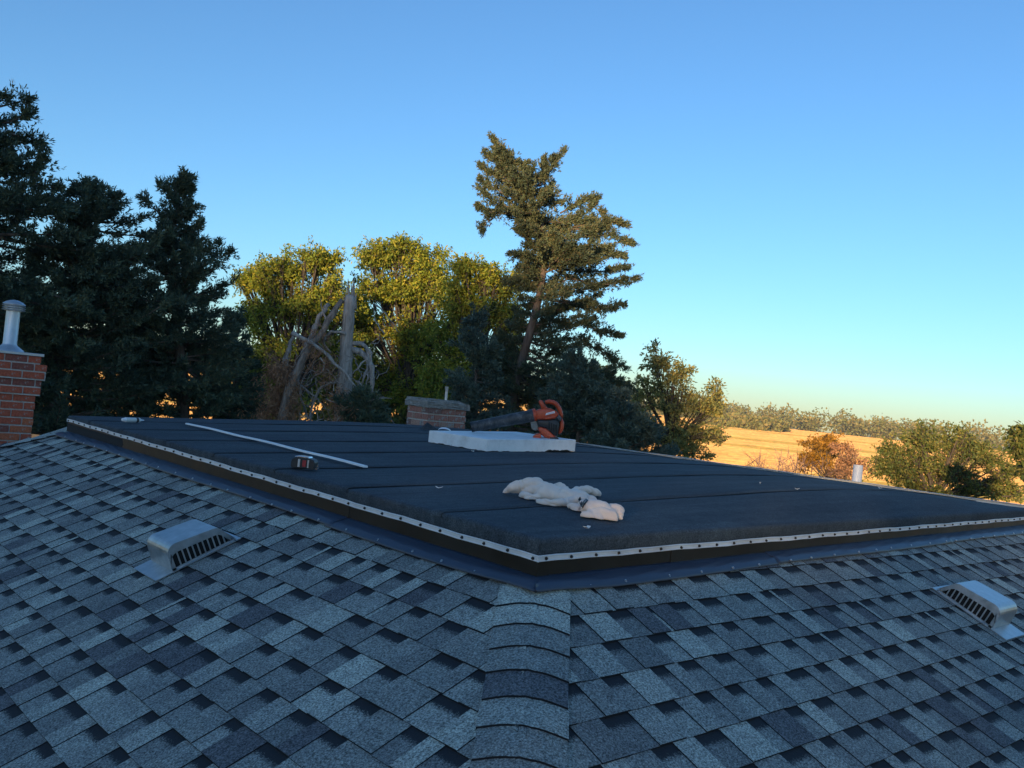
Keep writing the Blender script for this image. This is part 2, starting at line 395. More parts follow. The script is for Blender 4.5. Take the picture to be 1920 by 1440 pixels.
def piece(mb, side, s0, s1, v0, tab, tone, lo):
    """one tab or one recessed strip of a course: butt at v0, exposed up to v0+EXPO"""
    j = rnd.uniform(-.0012, .0012); v0b = v0+j; v1 = v0+EXPO+.012
    hb, ht = (.0125, .0065) if tab else (.0090, .0022)
    hb += rnd.uniform(-.0008, .0012)
    poly = [(s0, v0b), (s1, v0b+rnd.uniform(-.001, .001)), (s1, v1), (s0, v1)]
    poly = clip_lo(poly, lo)
    if len(poly) < 3: return False
    # area test
    A = 0.5*abs(sum(poly[i][0]*poly[(i+1) % len(poly)][1]-poly[(i+1) % len(poly)][0]*poly[i][1] for i in range(len(poly))))
    if A < 2e-4: return False
    H = lambda v: hb+(ht-hb)*(v-v0)/EXPO
    n = len(poly)
    top = [side(s, v, H(v)) for s, v in poly]; bot = [side(s, v, -.004) for s, v in poly]
    uv = [(s, (v-v0)/EXPO) for s, v in poly]*2
    fs = [tuple(range(n))]; mi = [(5+tone) if not tab else tone]
    for i in range(n): fs.append((i, n+i, n+(i+1) % n, (i+1) % n)); mi.append(10)
    if side is sideL: fs = [tuple(reversed(f)) for f in fs]
    mb.add(top+bot, fs, mi, uv)
    return True
def build_shingles():
    P = []
    for key, side, smax, nlow in (('L', sideL, 5.62, 22), ('R', sideR, 6.2, 22)):
        prev = []
        for k in range(-1, nlow):
            v0 = -k*EXPO
            # hip limits, in plan
            z = v0*math.cos(PIT)
            if key == 'L': lo = (-OFF+.012, math.cos(PIT))           # y >= x - OFF
            else: lo = (OFF-.1365239+.012, math.cos(PIT))            # x >= y + OFF
            vtop = None
            s = (lo[0]+lo[1]*v0) - rnd.uniform(.0, .3) - .1
            send = smax + max(0, -v0*math.cos(PIT)) + .1
            tab = rnd.random() < .5; last = -1
            while s < send:
                w = rnd.choice((.075, .09, .10, .11, .125, .145)) if tab else rnd.choice((.08, .09, .10, .11, .12, .135))
                w *= rnd.uniform(.93, 1.07)
                if tab: tone = rnd.choices(range(5), (15, 27, 38, 14, 6))[0]
                else: tone = rnd.choices(range(5), (2, 22, 50, 22, 4))[0]
                if rnd.random() < .035: w = .022; tone = 0
                P.append((key, side, s, s+w, v0, tab, tone, lo)); s += w
                if tab and rnd.random() < .06: pass                  # two tabs side by side
                else: tab = not tab
    # drop what a vent base or the deck flashing covers, rank the rest by size in view
    ranked = []
    for p in P:
        key, side, s0, s1, v0, tab, tone, lo = p
        a, b, c, d = VENTS[key]
        vm = v0+EXPO/2; sm = (s0+s1)/2
        pts = [project(side(s, v, .01)) for s in (s0, s1) for v in (v0, v0+EXPO)]
        area = 0
        if all(q is not None for q in pts):
            xs = [min(1920, max(0, q[0])) for q in pts]; ys = [min(1440, max(0, q[1])) for q in pts]
            area = (max(xs)-min(xs))*(max(ys)-min(ys))
        # outside the slope beyond the hip
        if clip_lo([(s0, v0), (s1, v0), (s1, v0+EXPO), (s0, v0+EXPO)], lo) == []: continue
        ranked.append((area, p))
    ranked.sort(key=lambda t: -t[0])
    rest = MB()
    for i, (a, p) in enumerate(ranked):
        key, side, s0, s1, v0, tab, tone, lo = p
        if i < 300 and a > 0:
            mb = MB()
            if piece(mb, side, s0, s1, v0, tab, tone, lo): mb.build('shingle', SHMATS, house)
        else: piece(rest, side, s0, s1, v0, tab, tone, lo)
    rest.build('shingles', SHMATS, house, kind='stuff')
build_shingles()

# hip caps: bent over the hip, each lapping the one below
def hip_caps(origin, dirh, sideA, sideB, n, s_start):
    """origin on the hip at the deck corner, dirh unit vector down the hip, sideA/sideB unit vectors across each slope (down-slope away from the hip)"""
    o = np.array(origin); d = nrm(dirh); a = nrm(sideA); b = nrm(sideB); upv = nrm(np.cross(d, a)); 
    if upv[2] < 0: upv = -upv
    up = nrm(nrm(np.cross(d, a))*np.sign(np.cross(d, a)[2]) + nrm(np.cross(d, b))*np.sign(np.cross(d, b)[2]))
    step = .128; W = .134
    for i in range(n):
        s1 = s_start + (i+1)*step; s0 = s1-step-.03
        tone = rnd.choices(range(5), (20, 34, 34, 8, 4))[0]
        if i == 4: tone = 4
        mb = MB(); prof = []
        for q in np.linspace(-1, 1, 13):
            sd = a if q < 0 else b; w = abs(q)*W
            lift = .012*math.exp(-(q/.30)**2)*-1                     # rounding of the ridge
            prof.append((sd*w, lift))
        skew = rnd.uniform(-.006, .006); wj = rnd.uniform(-.004, .004)
        top0, top1, b0, b1 = [], [], [], []
        for (off, lift), q in zip(prof, np.linspace(-1, 1, 13)):
            off = off*(1+wj/W)
            e0 = o + d*s0 + off + up*(lift+.0135+.004); e1 = o + d*(s1+skew*q) + off + up*(lift+.0225+.004)
            top0.append(e0); top1.append(e1); b1.append(e1-up*.0105); b0.append(e0-up*.006)
        m = 13; vs = top0+top1+b1+b0
        fs = [(j, j+1, m+j+1, m+j) for j in range(m-1)]; mi = [tone]*(m-1)
        fs += [(m+j, m+j+1, 2*m+j+1, 2*m+j) for j in range(m-1)]; mi += [10]*(m-1)
        fs += [(0, m, 2*m, 3*m), (m-1, 4*m-1, 3*m-1, 2*m-1)]; mi += [10, 10]
        mb.add(vs, fs, mi).build('hip_cap', SHMATS, house, fixn=True)
cp, sp_ = math.cos(PIT), math.sin(PIT)
HIPN = (NX, NY, Z0)
def hip_frame(sx, sy):
    d = nrm((sx, sy, -T)); sl = np.array([sx*cp, 0, -sp_]); sr = np.array([0, sy*cp, -sp_])
    return d, sl, sr
# near hip: left slope descends along -X, right slope along -Y
dN = nrm((-1, -1, -T))
acrossL = nrm(np.array([-cp, 0, -sp_]) - dN*(np.array([-cp, 0, -sp_])@dN)); acrossR = nrm(np.array([0, -cp, -sp_]) - dN*(np.array([0, -cp, -sp_])@dN))
hip_caps(HIPN, dN, acrossL, acrossR, 30, .062)
dL = nrm((-1, 1, -T))
aL = nrm(np.array([-cp, 0, -sp_]) - dL*(np.array([-cp, 0, -sp_])@dL)); aB = nrm(np.array([0, cp, -sp_]) - dL*(np.array([0, cp, -sp_])@dL))
hip_caps((NX, LY+.067-.0, Z0), dL, aL, aB, 26, -.05)

# ------------------------------------------------------------------ raised deck
CX = np.array([.18, 1.0, 1.9, 2.8, 3.5, 4.3, 4.9, 5.4, 5.92]); CZ = np.array([.236, .268, .304, .340, .356, .350, .334, .306, .272])
_cc = np.polyfit(CX, CZ, 5)
def crown(x): return float(np.polyval(_cc, x))
def deck_h(x, y):
    """top of the deck: crowned along x, flattening to a nearly straight front edge"""
    fr = .236 + .0072*(x-NX); k = min(1, max(0, (y-NY-.022*(x-NX))/.50)); k = k*(2-k)
    return fr + (crown(x)-fr)*k
def skewR(x): return NY + .022*(x-NX)                       # front wall line drifts slightly from the courses
def skewL(y): return NX + .004*(y-NY)
WR = [(.000, -.090), (-.005, -.055), (-.0125, -.020), (-.0120, -.009), (-.005, -.0022), (.010, 0.0)]   # wrap over the edge: (inward, drop)
def build_deck():
    seams = [NY, .50, 1.24, 1.95, 2.71, 3.46, 4.28, 5.0, LY]
    for k in range(len(seams)-1):
        y0, y1 = seams[k], seams[k+1]
        first, last = k == 0, k == len(seams)-2
        xs = [(NX+a, b) for a, b in WR] + [(x, 0.0) for x in np.linspace(.4, 5.7, 46)] + [(RX-a, b) for a, b in reversed(WR)]
        ys = []
        if first: ys += [(a, b, True) for a, b in WR] + [(yy, 0.0, False) for yy in np.linspace(.17, y1, 9)]
        elif last: ys += [(yy, 0.0, False) for yy in np.linspace(y0, y1-.1, 8)] + [(y1-a, b, False) for a, b in reversed(WR)]
        else: ys += [(yy, 0.0, False) for yy in np.linspace(y0, y1, 10)]
        vs = []; nx, ny = len(xs), len(ys)
        ph = rnd.uniform(0, 6)
        def lap(x): return .008*math.sin(x*.9+ph)+.002*math.sin(x*3.7+ph*2)
        for j, (yy, dy, isoff) in enumerate(ys):
            for x, dx in xs:
                Y = (skewR(x)+yy) if isoff else yy
                if not isoff and not (last and dy < 0):
                    if j == 0 and not first: Y += lap0(x) if k > 0 else 0
                    if j == ny-1 and not last: Y += lap(x)+.05       # runs on under the next sheet
                X = x + .004*(Y-NY)
                t = 0 if first and isoff else min(1, max(0, (Y-y0)/max(.01, (y1-y0))))
                lift = .0036*(1-t)**3 if not first else 0.0      # front edge lies over the sheet before it
                und = .0014*math.sin(X*2.1+k*1.7)*math.sin(Y*3.3+k) + .0008*math.sin(X*7.3+Y*2.2+k)
                vs.append((X, Y, deck_h(x, Y) + min(dx, dy) + (lift + und if min(dx, dy) > -.02 else lift*.4)))
        fs = [(j*nx+i, j*nx+i+1, (j+1)*nx+i+1, (j+1)*nx+i) for j in range(ny-1) for i in range(nx-1)]
        sh = MB().add(vs, fs).build('membrane_sheet', MEMB, house, smooth=True)
        sol = sh.modifiers.new('thickness', 'SOLIDIFY'); sol.thickness = .004; sol.offset = -1
        if k > 0:
            pts = [(vs[i][0], vs[i][1]-.003, vs[i][2]-.0015) for i in range(2, nx-2)]
            MB().tube(pts, .0024, 6).build('seam_bead', BEAD, sh, smooth=True)
        lap0 = lap
    # core under the membrane (wall faces)
    zc = Z0-.02
    vs = [(NX+.006, NY+.006, zc), (RX-.006, skewR(RX)+.006, zc), (RX-.006, LY-.006, zc), (NX+.006, LY-.006, zc)]
    vs += [(x, y, .17) for x, y, z in vs]
    MB().add(vs, [(3, 2, 1, 0), (4, 5, 6, 7), (0, 1, 5, 4), (1, 2, 6, 5), (2, 3, 7, 6), (3, 0, 4, 7)]).build('deck_core', DARKM, house)
build_deck()

def edge_run(name_axis, a0, a1):
    """edge coordinates: p(s) along the wall line, outward normal"""
    if name_axis == 'L':
        return (lambda s, out, z: (skewL(s)-out, s, z)), 1
    return (lambda s, out, z: (s, skewR(s)-out, z)), -1
def zbarL(s): return .164 + .0062*s
def zbarR(s): return .164 + .0082*(s-NX) if s < 6.5 else .2
def build_edges():
    for key, s0, s1, zb in (('L', NY-.02, LY+.02, zbarL), ('R', NX-.02, RX+.03, zbarR)):
        f, _ = edge_run(key, s0, s1)
        # termination bar: ribbed channel section
        prof = [(.013, -.0112), (.0185, -.0112), (.0185, -.0085), (.0155, -.0070), (.0155, .0045), (.0185, .006), (.0185, .0090), (.0155, .0100), (.0150, .0112), (.013, .0112)]
        n = 60; vs = []; m = len(prof)
        for i in range(n+1):
            s = s0+(s1-s0)*i/n; w = .0015*math.sin(i*.9)+.001*math.sin(i*2.3)
            for o_, dz in prof: vs.append(f(s, o_, zb(s)+dz+w))
        fs = [(i*m+j, i*m+(j+1) % m, (i+1)*m+(j+1) % m, (i+1)*m+j) for i in range(n) for j in range(m)] + [tuple(range(m)), tuple(n*m+j for j in range(m))]
        bar = MB().add(vs, fs).build('termination_bar', ALU, house, fixn=True)
        # screws: a hex-washer head each, one shared mesh
        hd = MB(); hd.tube([(0, 0, 0), (0, 0, .0025)], .0066, 10); hd.tube([(0, 0, .0025), (0, 0, .006), (0, 0, .0085)], [.0052, .0048, .0028], 6)
        me = None; s = s0+.045 if key == 'R' else s0+.03; i = 0
        nrmv = Vector((-1, 0, 0)) if key == 'L' else Vector((0, -1, 0))
        rot = nrmv.to_track_quat('Z', 'Y').to_matrix().to_4x4()
        while s < s1-.02:
            p = f(s, .0160, zb(s)+rnd.uniform(-.002, .001)-.001)
            if me is None:
                o = hd.build('screw', SCREW, None); me = o.data
            else:
                o = bpy.data.objects.new('screw', me); C.objects.link(o)
            o.parent = bar; o.matrix_parent_inverse = bar_inv(bar); o.matrix_basis = Matrix.Translation(p) @ rot
            s += .1395+rnd.uniform(-.006, .006)
    # bottom metal fascia, in lengths
    for key, cuts, zb in (('L', [NY, 1.22, 3.3, LY], zbarL), ('R', [NX, 1.02, 3.4, RX], zbarR)):
        f, _ = edge_run(key, 0, 0)
        for i in range(len(cuts)-1):
            a, b = cuts[i]-(.0 if i == 0 else .03), cuts[i+1]; st = .0015*(i % 2)
            n = 16; vs = []
            for j in range(n+1):
                s = a+(b-a)*j/n; w = .0012*math.sin(j*1.1+i)
                zlow = (skewL(s)*T if key == 'L' else (skewR(s)+OFF)*T)
                zz = [zb(s)-.008, zlow+.012, zlow+.004, zlow+.002]
                oo = [.0105+st, .0105+st+w*.6, .0125+st+w, .017+st+w]
                for o_, z in zip(oo, zz): vs.append(f(s, o_, z))
            fs = [(j*4+k, j*4+k+1, (j+1)*4+k+1, (j+1)*4+k) for j in range(n) for k in range(3)]
            ob = MB().add(vs, fs).build('fascia', FASC, house, smooth=False, fixn=False)
            sm = ob.modifiers.new('thickness', 'SOLIDIFY'); sm.thickness = .0016; sm.offset = 0
    # corner piece folded round the near corner
    def fold(name, out, w, z0, z1, matl):
        vs = [f_ for f_ in ()]
        fl, _ = edge_run('L', 0, 0); fr, _ = edge_run('R', 0, 0)
        pl = [fl(NY+w, out, 0), fl(NY-out, out, 0), fr(NX+w*.8, out, 0)]
        vs = [(p[0], p[1], z) for p in pl for z in (z0, z1)]
        o = MB().add(vs, [(0, 2, 3, 1), (2, 4, 5, 3)]).build(name, matl, house)
        sm = o.modifiers.new('thickness', 'SOLIDIFY'); sm.thickness = .0016; sm.offset = 0
    fold('corner_fascia', .0150, .06, Z0+.004, .1525, FASC)
    # apron flashing lying on the shingles, in lapped lengths
    for key, cuts, side, lo in (('L', [NY-.14, 1.20, 3.42, LY+.02], sideL, 0), ('R', [NX-.14, 1.75, 3.9, RX+.02], sideR, 0)):
        for i in range(len(cuts)-1):
            a, b = cuts[i], cuts[i+1]+(.05 if i < len(cuts)-2 else 0)
            n = 70; vs = []; m = 9
            bx0 = NX if key == 'L' else NY
            for j in range(n+1):
                s = a+(b-a)*j/n
                if key == 'L': vt = skewL(s)/cp - .004; x0 = 0
                else: vt = (skewR(s)+.1365239)/cp - .004
                rough = 1.0 if (key == 'L' and i == 2) else (.30 if key == 'L' else .40)
                near = math.exp(-(max(0, s-(cuts[0]+.1))/.22)**2) if i == 0 else 0.0
                wide = .100 + .007*math.sin(s*2.1+i)*(1-near)
                for q in range(m):
                    t_ = q/(m-1); v = vt - wide*t_
                    h = np.interp(t_, [0, .12, .68, .74, 1], [.0150, .0140, .0255, .0245, .0150]) + .0030*(i % 2)*(1-near) + .014*near*min(1, t_*2)   # upper pan, then a flange bent down to the shingles
                    h += (1-near)*rough*(.0055*math.sin(s*13+q*.9+i)*math.sin(q*1.1+s*5) + .004*math.sin(s*31+q*2.0))*(math.sin(math.pi*min(1, t_*1.05))**.6 if t_ < .95 else .25)
                    lim = (v*cp - h*sp_ - OFF) if key == 'L' else (OFF - .1365239 + v*cp - h*sp_)   # the hip line at this height
                    ss = max(s, lim) if i == 0 else s
                    vs.append(side(ss, v, h))
            fs = [(j*m+q, j*m+q+1, (j+1)*m+q+1, (j+1)*m+q) for j in range(n) for q in range(m-1)]
            if key == 'R': fs = [tuple(reversed(x)) for x in fs]
            ap = MB().add(vs, fs).build('apron_flashing', APRON, house, smooth=True)
            sm = ap.modifiers.new('thickness', 'SOLIDIFY'); sm.thickness = .0015; sm.offset = 0
            hd = MB(); hd.tube([(0, 0, 0), (0, 0, .003)], .007, 8); hd.tube([(0, 0, .003), (0, 0, .007)], [.005, .0035], 6)
            me = None; s = a+.12; nv = Vector(side(0, 0, 1))-Vector(side(0, 0, 0)); rot = nv.to_track_quat('Z', 'Y').to_matrix().to_4x4()
            while s < b-.08:
                vt = (skewL(s)/cp if key == 'L' else (skewR(s)+.1365239)/cp) - .004 - .088
                p = side(s, vt, .0185+.0035*(i % 2))
                if me is None: o = hd.build('screw', BSCREW, None); me = o.data
                else: o = bpy.data.objects.new('screw', me); C.objects.link(o)
                o.parent = ap; o.matrix_parent_inverse = bar_inv(ap); o.matrix_basis = Matrix.Translation(p) @ rot
                s += rnd.uniform(.19, .30)
    # pale metal edge along the far right side of the deck
    prof = [(.02, .012), (.055, .012), (.058, .004), (.058, -.06)]
    n = 24; vs = []
    for j in range(n+1):
        y = skewR(RX)-.03+(LY+.03-skewR(RX)+.03)*j/n; w = .003*math.sin(j*1.3)
        for o_, dz in prof: vs.append((RX-.045+o_+.02, y, crown(5.88)+dz+.009+w))
    fs = [(j*4+k, j*4+k+1, (j+1)*4+k+1, (j+1)*4+k) for j in range(n) for k in range(3)]
    ob = MB().add(vs, fs).build('edge_metal', STRIPW, house)
    sm = ob.modifiers.new('thickness', 'SOLIDIFY'); sm.thickness = .002; sm.offset = 0
def bar_inv(o):
    pm = Matrix.Identity(4); chain = []; p = o
    while p is not None: chain.append(p); p = p.parent
    for p in reversed(chain): pm = pm @ p.matrix_parent_inverse @ p.matrix_basis
    return pm.inverted()
build_edges()

# ------------------------------------------------------------------ chimneys
def brick_ring(ch, x0, x1, y0, y1, z0, z1, course, mats, offs, bl=.2, jit=.003, pick=None):
    """courses of bricks on the four faces; each brick an object under the chimney"""
    cache = {}
    nrow = int(round((z1-z0)/course))
    for r in range(nrow):
        zt = z1-r*course; zb_ = zt-course+.014; e = offs(r)
        X0, X1, Y0, Y1 = x0-e, x1+e, y0-e, y1+e
        for face in ('S', 'W', 'N', 'E'):
            a, b = (X0, X1) if face in 'SN' else (Y0+.1, Y1-.1)
            s = a - (bl/2 if r % 2 else 0)*(1 if face in 'SN' else .5)
            while s < b-.01:
                e0, e1 = max(s, a)+.0055, min(s+bl, b)-.0055; s += bl
                if e1-e0 < .03: continue
                L_ = e1-e0; pr = rnd.uniform(-jit, jit); depth = .1
                key = (round(L_, 3), pick(r) if pick else (rnd.randrange(len(mats)) if rnd.random() < .38 else 0))
                if face == 'S': loc = ((e0+e1)/2, Y0+depth/2+pr, (zt+zb_)/2); ry = 0
                elif face == 'N': loc = ((e0+e1)/2, Y1-depth/2-pr, (zt+zb_)/2); ry = 0
                elif face == 'W': loc = (X0+depth/2+pr, (e0+e1)/2, (zt+zb_)/2); ry = math.pi/2
                else: loc = (X1-depth/2-pr, (e0+e1)/2, (zt+zb_)/2); ry = math.pi/2
                if key not in cache:
                    mb = MB(); c = .004; h = (zt-zb_)/2; d = depth/2; l2 = L_/2
                    poly = [(-l2+c, -d), (l2-c, -d), (l2, -d+c), (l2, d-c), (l2-c, d), (-l2+c, d), (-l2, d-c), (-l2, -d+c)]
                    vs = [(x, y, -h+c*.6) for x, y in poly] + [(x, y, h-c*.6) for x, y in poly] + [(x*.985, y*.94, -h) for x, y in poly] + [(x*.985, y*.94, h) for x, y in poly]
                    fs = [(i, (i+1) % 8, 8+(i+1) % 8, 8+i) for i in range(8)] + [(16+i, 16+(i+1) % 8, (i+1) % 8, i) for i in range(8)] + [(8+i, 8+(i+1) % 8, 24+(i+1) % 8, 24+i) for i in range(8)] + [tuple(range(23, 15, -1)), tuple(range(24, 32))]
                    o = mb.add(vs, fs).build('brick', mats[key[1]], None); cache[key] = o.data
                else:
                    o = bpy.data.objects.new('brick', cache[key]); C.objects.link(o)
                o.parent = ch; o.matrix_parent_inverse = bar_inv(ch)
                o.location = loc; o.rotation_euler = (rnd.uniform(-.008, .008), 0, ry+rnd.uniform(-.008, .008))
# left chimney with metal flue
cx0, cx1, cy0, cy1 = -.36, .345, 7.08, 7.62; ctop = .690
mb = MB(); mb.box(cx0+.012, cx1-.012, cy0+.012, cy1-.012, -2.0, ctop-.02)
chimL = mb.build('chimney', MORTAR, house, label='tall red brick chimney with metal cap and round flue')
def offL(r): return .008 if r == 0 else .055 if r in (1, 2) else .028 if r in (3, 4) else 0
brick_ring(chimL, cx0, cx1, cy0, cy1, ctop-.0752*22, ctop, .0752, BRICKS, offL, pick=lambda r: rnd.choices(range(4), (30, 6, 45, 19) if r < 4 else (66, 26, 8, 0))[0])
mo = MB()
for r in range(5):
    e = offL(r)-.009; zt = ctop-r*.0752
    mo.box(cx0-e, cx1+e, cy0-e, cy1+e, zt-.0752+.0003, zt-.0003)
mo.build('corbel_mortar', MORTAR, chimL)
mb = MB(); mb.box(cx0-.022, cx1+.022, cy0-.022, cy1+.022, ctop+.002, ctop+.03)
mb.build('chimney_cap', GALV, house, bevel=.004)
fl = at(19, 640, 8.95); fx, fy = fl[0], fl[1]
mb = MB(); zb = ctop+.03
mb.tube([(fx, fy, zb), (fx, fy, zb+.012), (fx, fy, zb+.055), (fx, fy, zb+.07), (fx, fy, zb+.42)], [.135, .13, .072, .064, .064], 28, caps=False)
flue = mb.build('flue_pipe', GALV, house, smooth=True)
mb = MB()
for i in range(3): mb.tube([(fx, fy, zb+.405+i*.021), (fx, fy, zb+.411+i*.021), (fx, fy, zb+.417+i*.021)], [.104, .107, .099], 28)
mb.tube([(fx, fy, zb+.40), (fx, fy, zb+.47)], .085, 20)
mb.tube([(fx, fy, zb+.466), (fx, fy, zb+.472), (fx, fy, zb+.492), (fx, fy, zb+.508), (fx, fy, zb+.514)], [.104, .102, .078, .040, .004], 28)
mb.build('flue_cap', GALV, flue, smooth=False)
# low weathered chimney behind the deck
dx0, dx1, dy0, dy1 = 4.06, 4.64, 5.76, 6.16; dtop = .655
chimB = MB().box(dx0+.012, dx1-.012, dy0+.012, dy1-.012, -1.2, dtop-.03).build('chimney', MORTAR, house, label='low weathered brick chimney stub with crumbling concrete crown behind the deck')
brick_ring(chimB, dx0, dx1, dy0, dy1, dtop-.10-.078*9, dtop-.10, .078, OLDB, lambda r: .0, .205, .006)
def crown_block():
    bm = bmesh.new(); bmesh.ops.create_cube(bm, size=1)
    for v in bm.verts:
        v.co.x = (dx0+dx1)/2 + v.co.x*(dx1-dx0+.045); v.co.y = (dy0+dy1)/2 + v.co.y*(dy1-dy0+.045); v.co.z = dtop-.05 + v.co.z*.10
    bmesh.ops.subdivide_edges(bm, edges=bm.edges, cuts=9, use_grid_fill=True)
    r = random.Random(3)
    for v in bm.verts:
        v.co.x += r.uniform(-.006, .006); v.co.y += r.uniform(-.006, .006); v.co.z += r.uniform(-.006, .005)
        if v.co.x > dx1-.10 and v.co.z > dtop-.05: v.co.z -= .035*(v.co.x-dx1+.10)/.12       # broken right corner
        if v.co.z > dtop-.02: v.co.x += .012*math.copysign(1, (dx0+dx1)/2-v.co.x); v.co.y += .012*math.copysign(1, (dy0+dy1)/2-v.co.y)
    me = bpy.data.meshes.new('chimney_crown'); bm.to_mesh(me); bm.free(); me.materials.append(CROWN)
    o = bpy.data.objects.new('chimney_crown', me); C.objects.link(o); adopt(o, house)
crown_block()
# thin metal rod standing on the crown
MB().tube([(4.40, 5.88, dtop-.02), (4.398, 5.88, dtop+.10), (4.395, 5.88, dtop+.16)], [.016, .017, .022], 12).build('rod', GALV, house)

# ------------------------------------------------------------------ roof vents
def roof_vent(key, s0, s1, v_low, v_high, label):
    side = sideL if key == 'L' else sideR
    org = Vector(side((s0+s1)/2, v_low, .012))
    ey = Vector(side(0, 1, 0))-Vector(side(0, 0, 0)); ez = Vector(side(0, 0, 1))-Vector(side(0, 0, 0)); ex = ey.cross(ez)
    M = Matrix.Translation(org) @ Matrix((ex, ey, ez)).transposed().to_4x4()
    t = bpy.data.objects.new('roof_vent', None); C.objects.link(t); t.matrix_basis = M; t.empty_display_size = .1
    tag(t, label, 'roof vent', 'box vents on the shingle slopes')
    w = (s1-s0)/2; L = v_high-v_low; H = .118
    # flange
    mb = MB(); mb.box(-w-.012, w+.012, -.085, L+.02, -.001, .0035, M=M); mb.build('base_flange', VENTM, t)
    # hood: side profile (y up-slope, z off the roof); rounded front shoulder
    prof = [(0, .004), (.004, H-.045)]
    for i in range(7):
        a = math.pi - (math.pi/2)*i/6; prof.append((.049+.045*math.cos(a), H-.045+.045*math.sin(a)))
    prof += [(L*.74, H-.018), (L*.80, H-.025), (L, .006)]
    th = .003; vs = []; m = len(prof)
    for sgn in (-1, 1):
        for y, z in prof: vs.append(M @ Vector((sgn*w, y, z)))
    fs = [(i, i+1, m+i+1, m+i) for i in range(m-1)]
    hood = MB().add(vs, fs).build('hood', VENTM, t, fixn=True); sm = hood.modifiers.new('th', 'SOLIDIFY'); sm.thickness = th; sm.offset = 0
    bv = hood.modifiers.new('bevel', 'BEVEL'); bv.width = .002; bv.segments = 1
    # side panels with a slotted row: solid band above, ribs between slots, sill below
    top = lambda y: np.interp(y, [p[0] for p in prof], [p[1] for p in prof])
    for sgn in (-1, 1):
        x = sgn*(w-.001); mb = MB()
        ys = np.linspace(.004, L-.02, 24); band = .030
        pts = [(y, top(y)) for y in ys]
        for (ya, za), (yb, zb2) in zip(pts[:-1], pts[1:]):
            la, lb = max(.008, za-band-.012*(1-ya/L)), max(.008, zb2-band-.012*(1-yb/L))
            mb.add([M @ Vector((x, ya, la)), M @ Vector((x, yb, lb)), M @ Vector((x, yb, zb2)), M @ Vector((x, ya, za))], [(0, 1, 2, 3)])
        mb.add([M @ Vector((x, .0, .003)), M @ Vector((x, L-.01, .003)), M @ Vector((x, L-.01, .012)), M @ Vector((x, .0, .012))], [(0, 1, 2, 3)])
        mb.add([M @ Vector((x, .003, .003)), M @ Vector((x, .020, .003)), M @ Vector((x, .020, top(.02)-.02)), M @ Vector((x, .003, top(.003)-.02))], [(0, 1, 2, 3)])
        sp2 = mb.build('side_panel', VENTM, t); sm = sp2.modifiers.new('th', 'SOLIDIFY'); sm.thickness = .002
        for i in range(10):
            y = .045 + i*(L-.075)/10
            zt = top(y)-.020
            if zt < .02: continue
            MB().box(x-.0015, x+.0015, y-.0032, y+.0032, .006, zt, M=M).build('louver_rib', VENTM, t)
        MB().add([M @ Vector((x-sgn*.014, .01, .004)), M @ Vector((x-sgn*.014, L-.03, .004)), M @ Vector((x-sgn*.014, L*.8, H-.035)), M @ Vector((x-sgn*.014, .02, H-.02))], [(0, 1, 2, 3)]).build('dark_inner_panel', DARKM, t)  # near-black sheet standing in for the shaded interior behind the slots
    return t
roof_vent('L', 1.595, 1.845, -.495, -.175, 'grey metal box vent with slotted sides on the left shingle slope')
roof_vent('R', 2.885, 3.140, -.625, -.305, 'grey metal box vent with slotted sides on the right shingle slope')

# ------------------------------------------------------------------ things on the deck
def deck_z(x, y, d=0.006): return deck_h(x, y)+d
def build_hatch():
    t = empty('roof_hatch', (2.79, 3.04, .36), 0, 'flat white painted hatch cover with ragged lower edge on the black deck', 'hatch cover')
    x0, x1, y0, y1 = 2.30, 3.265, 2.68, 3.40
    def ztop(x): return .419+.040*(x-x0)
    bm = bmesh.new(); r = random.Random(5)
    def ring(z_of, inset):
        pts = []
        for (ax, ay), (bx, by), n in (((x0, y0), (x1, y0), 44), ((x1, y0), (x1, y1), 30), ((x1, y1), (x0, y1), 44), ((x0, y1), (x0, y0), 30)):
            for i in range(n):
                u = i/n; x = ax+(bx-ax)*u; y = ay+(by-ay)*u; pts.append((x, y))
        return pts
    P = ring(None, 0); n = len(P); vs = []
    low = 0.0
    walk = [.0]*n
    for i in range(n): low = .3*low + r.uniform(-.004, .004); walk[i] = low
    for i, (x, y) in enumerate(P): vs.append((x, y, ztop(x)-.004))
    for i, (x, y) in enumerate(P):
        cut = (.016 if (x > x0+.62 and y < y0+.02) else .004) + walk[i]*1.3 - .004
        vs.append((x, y, crown(x)+.004+max(0, cut)))
    c = ((x0+x1)/2, (y0+y1)/2)
    for (x, y) in P: vs.append((c[0]+(x-c[0])*.992, c[1]+(y-c[1])*.989, ztop(x)))
    fs = [(i, n+i, n+(i+1) % n, (i+1) % n) for i in range(n)] + [(i, (i+1) % n, 2*n+(i+1) % n, 2*n+i) for i in range(n)] + [tuple(2*n+i for i in range(n))]
    MB().add(vs, fs).build('lid', WHITEP, t, fixn=True)
    MB().box(x0+.03, x1-.03, y0+.03, y1-.03, .30, .40).build('curb', DARKM, t)
build_hatch()
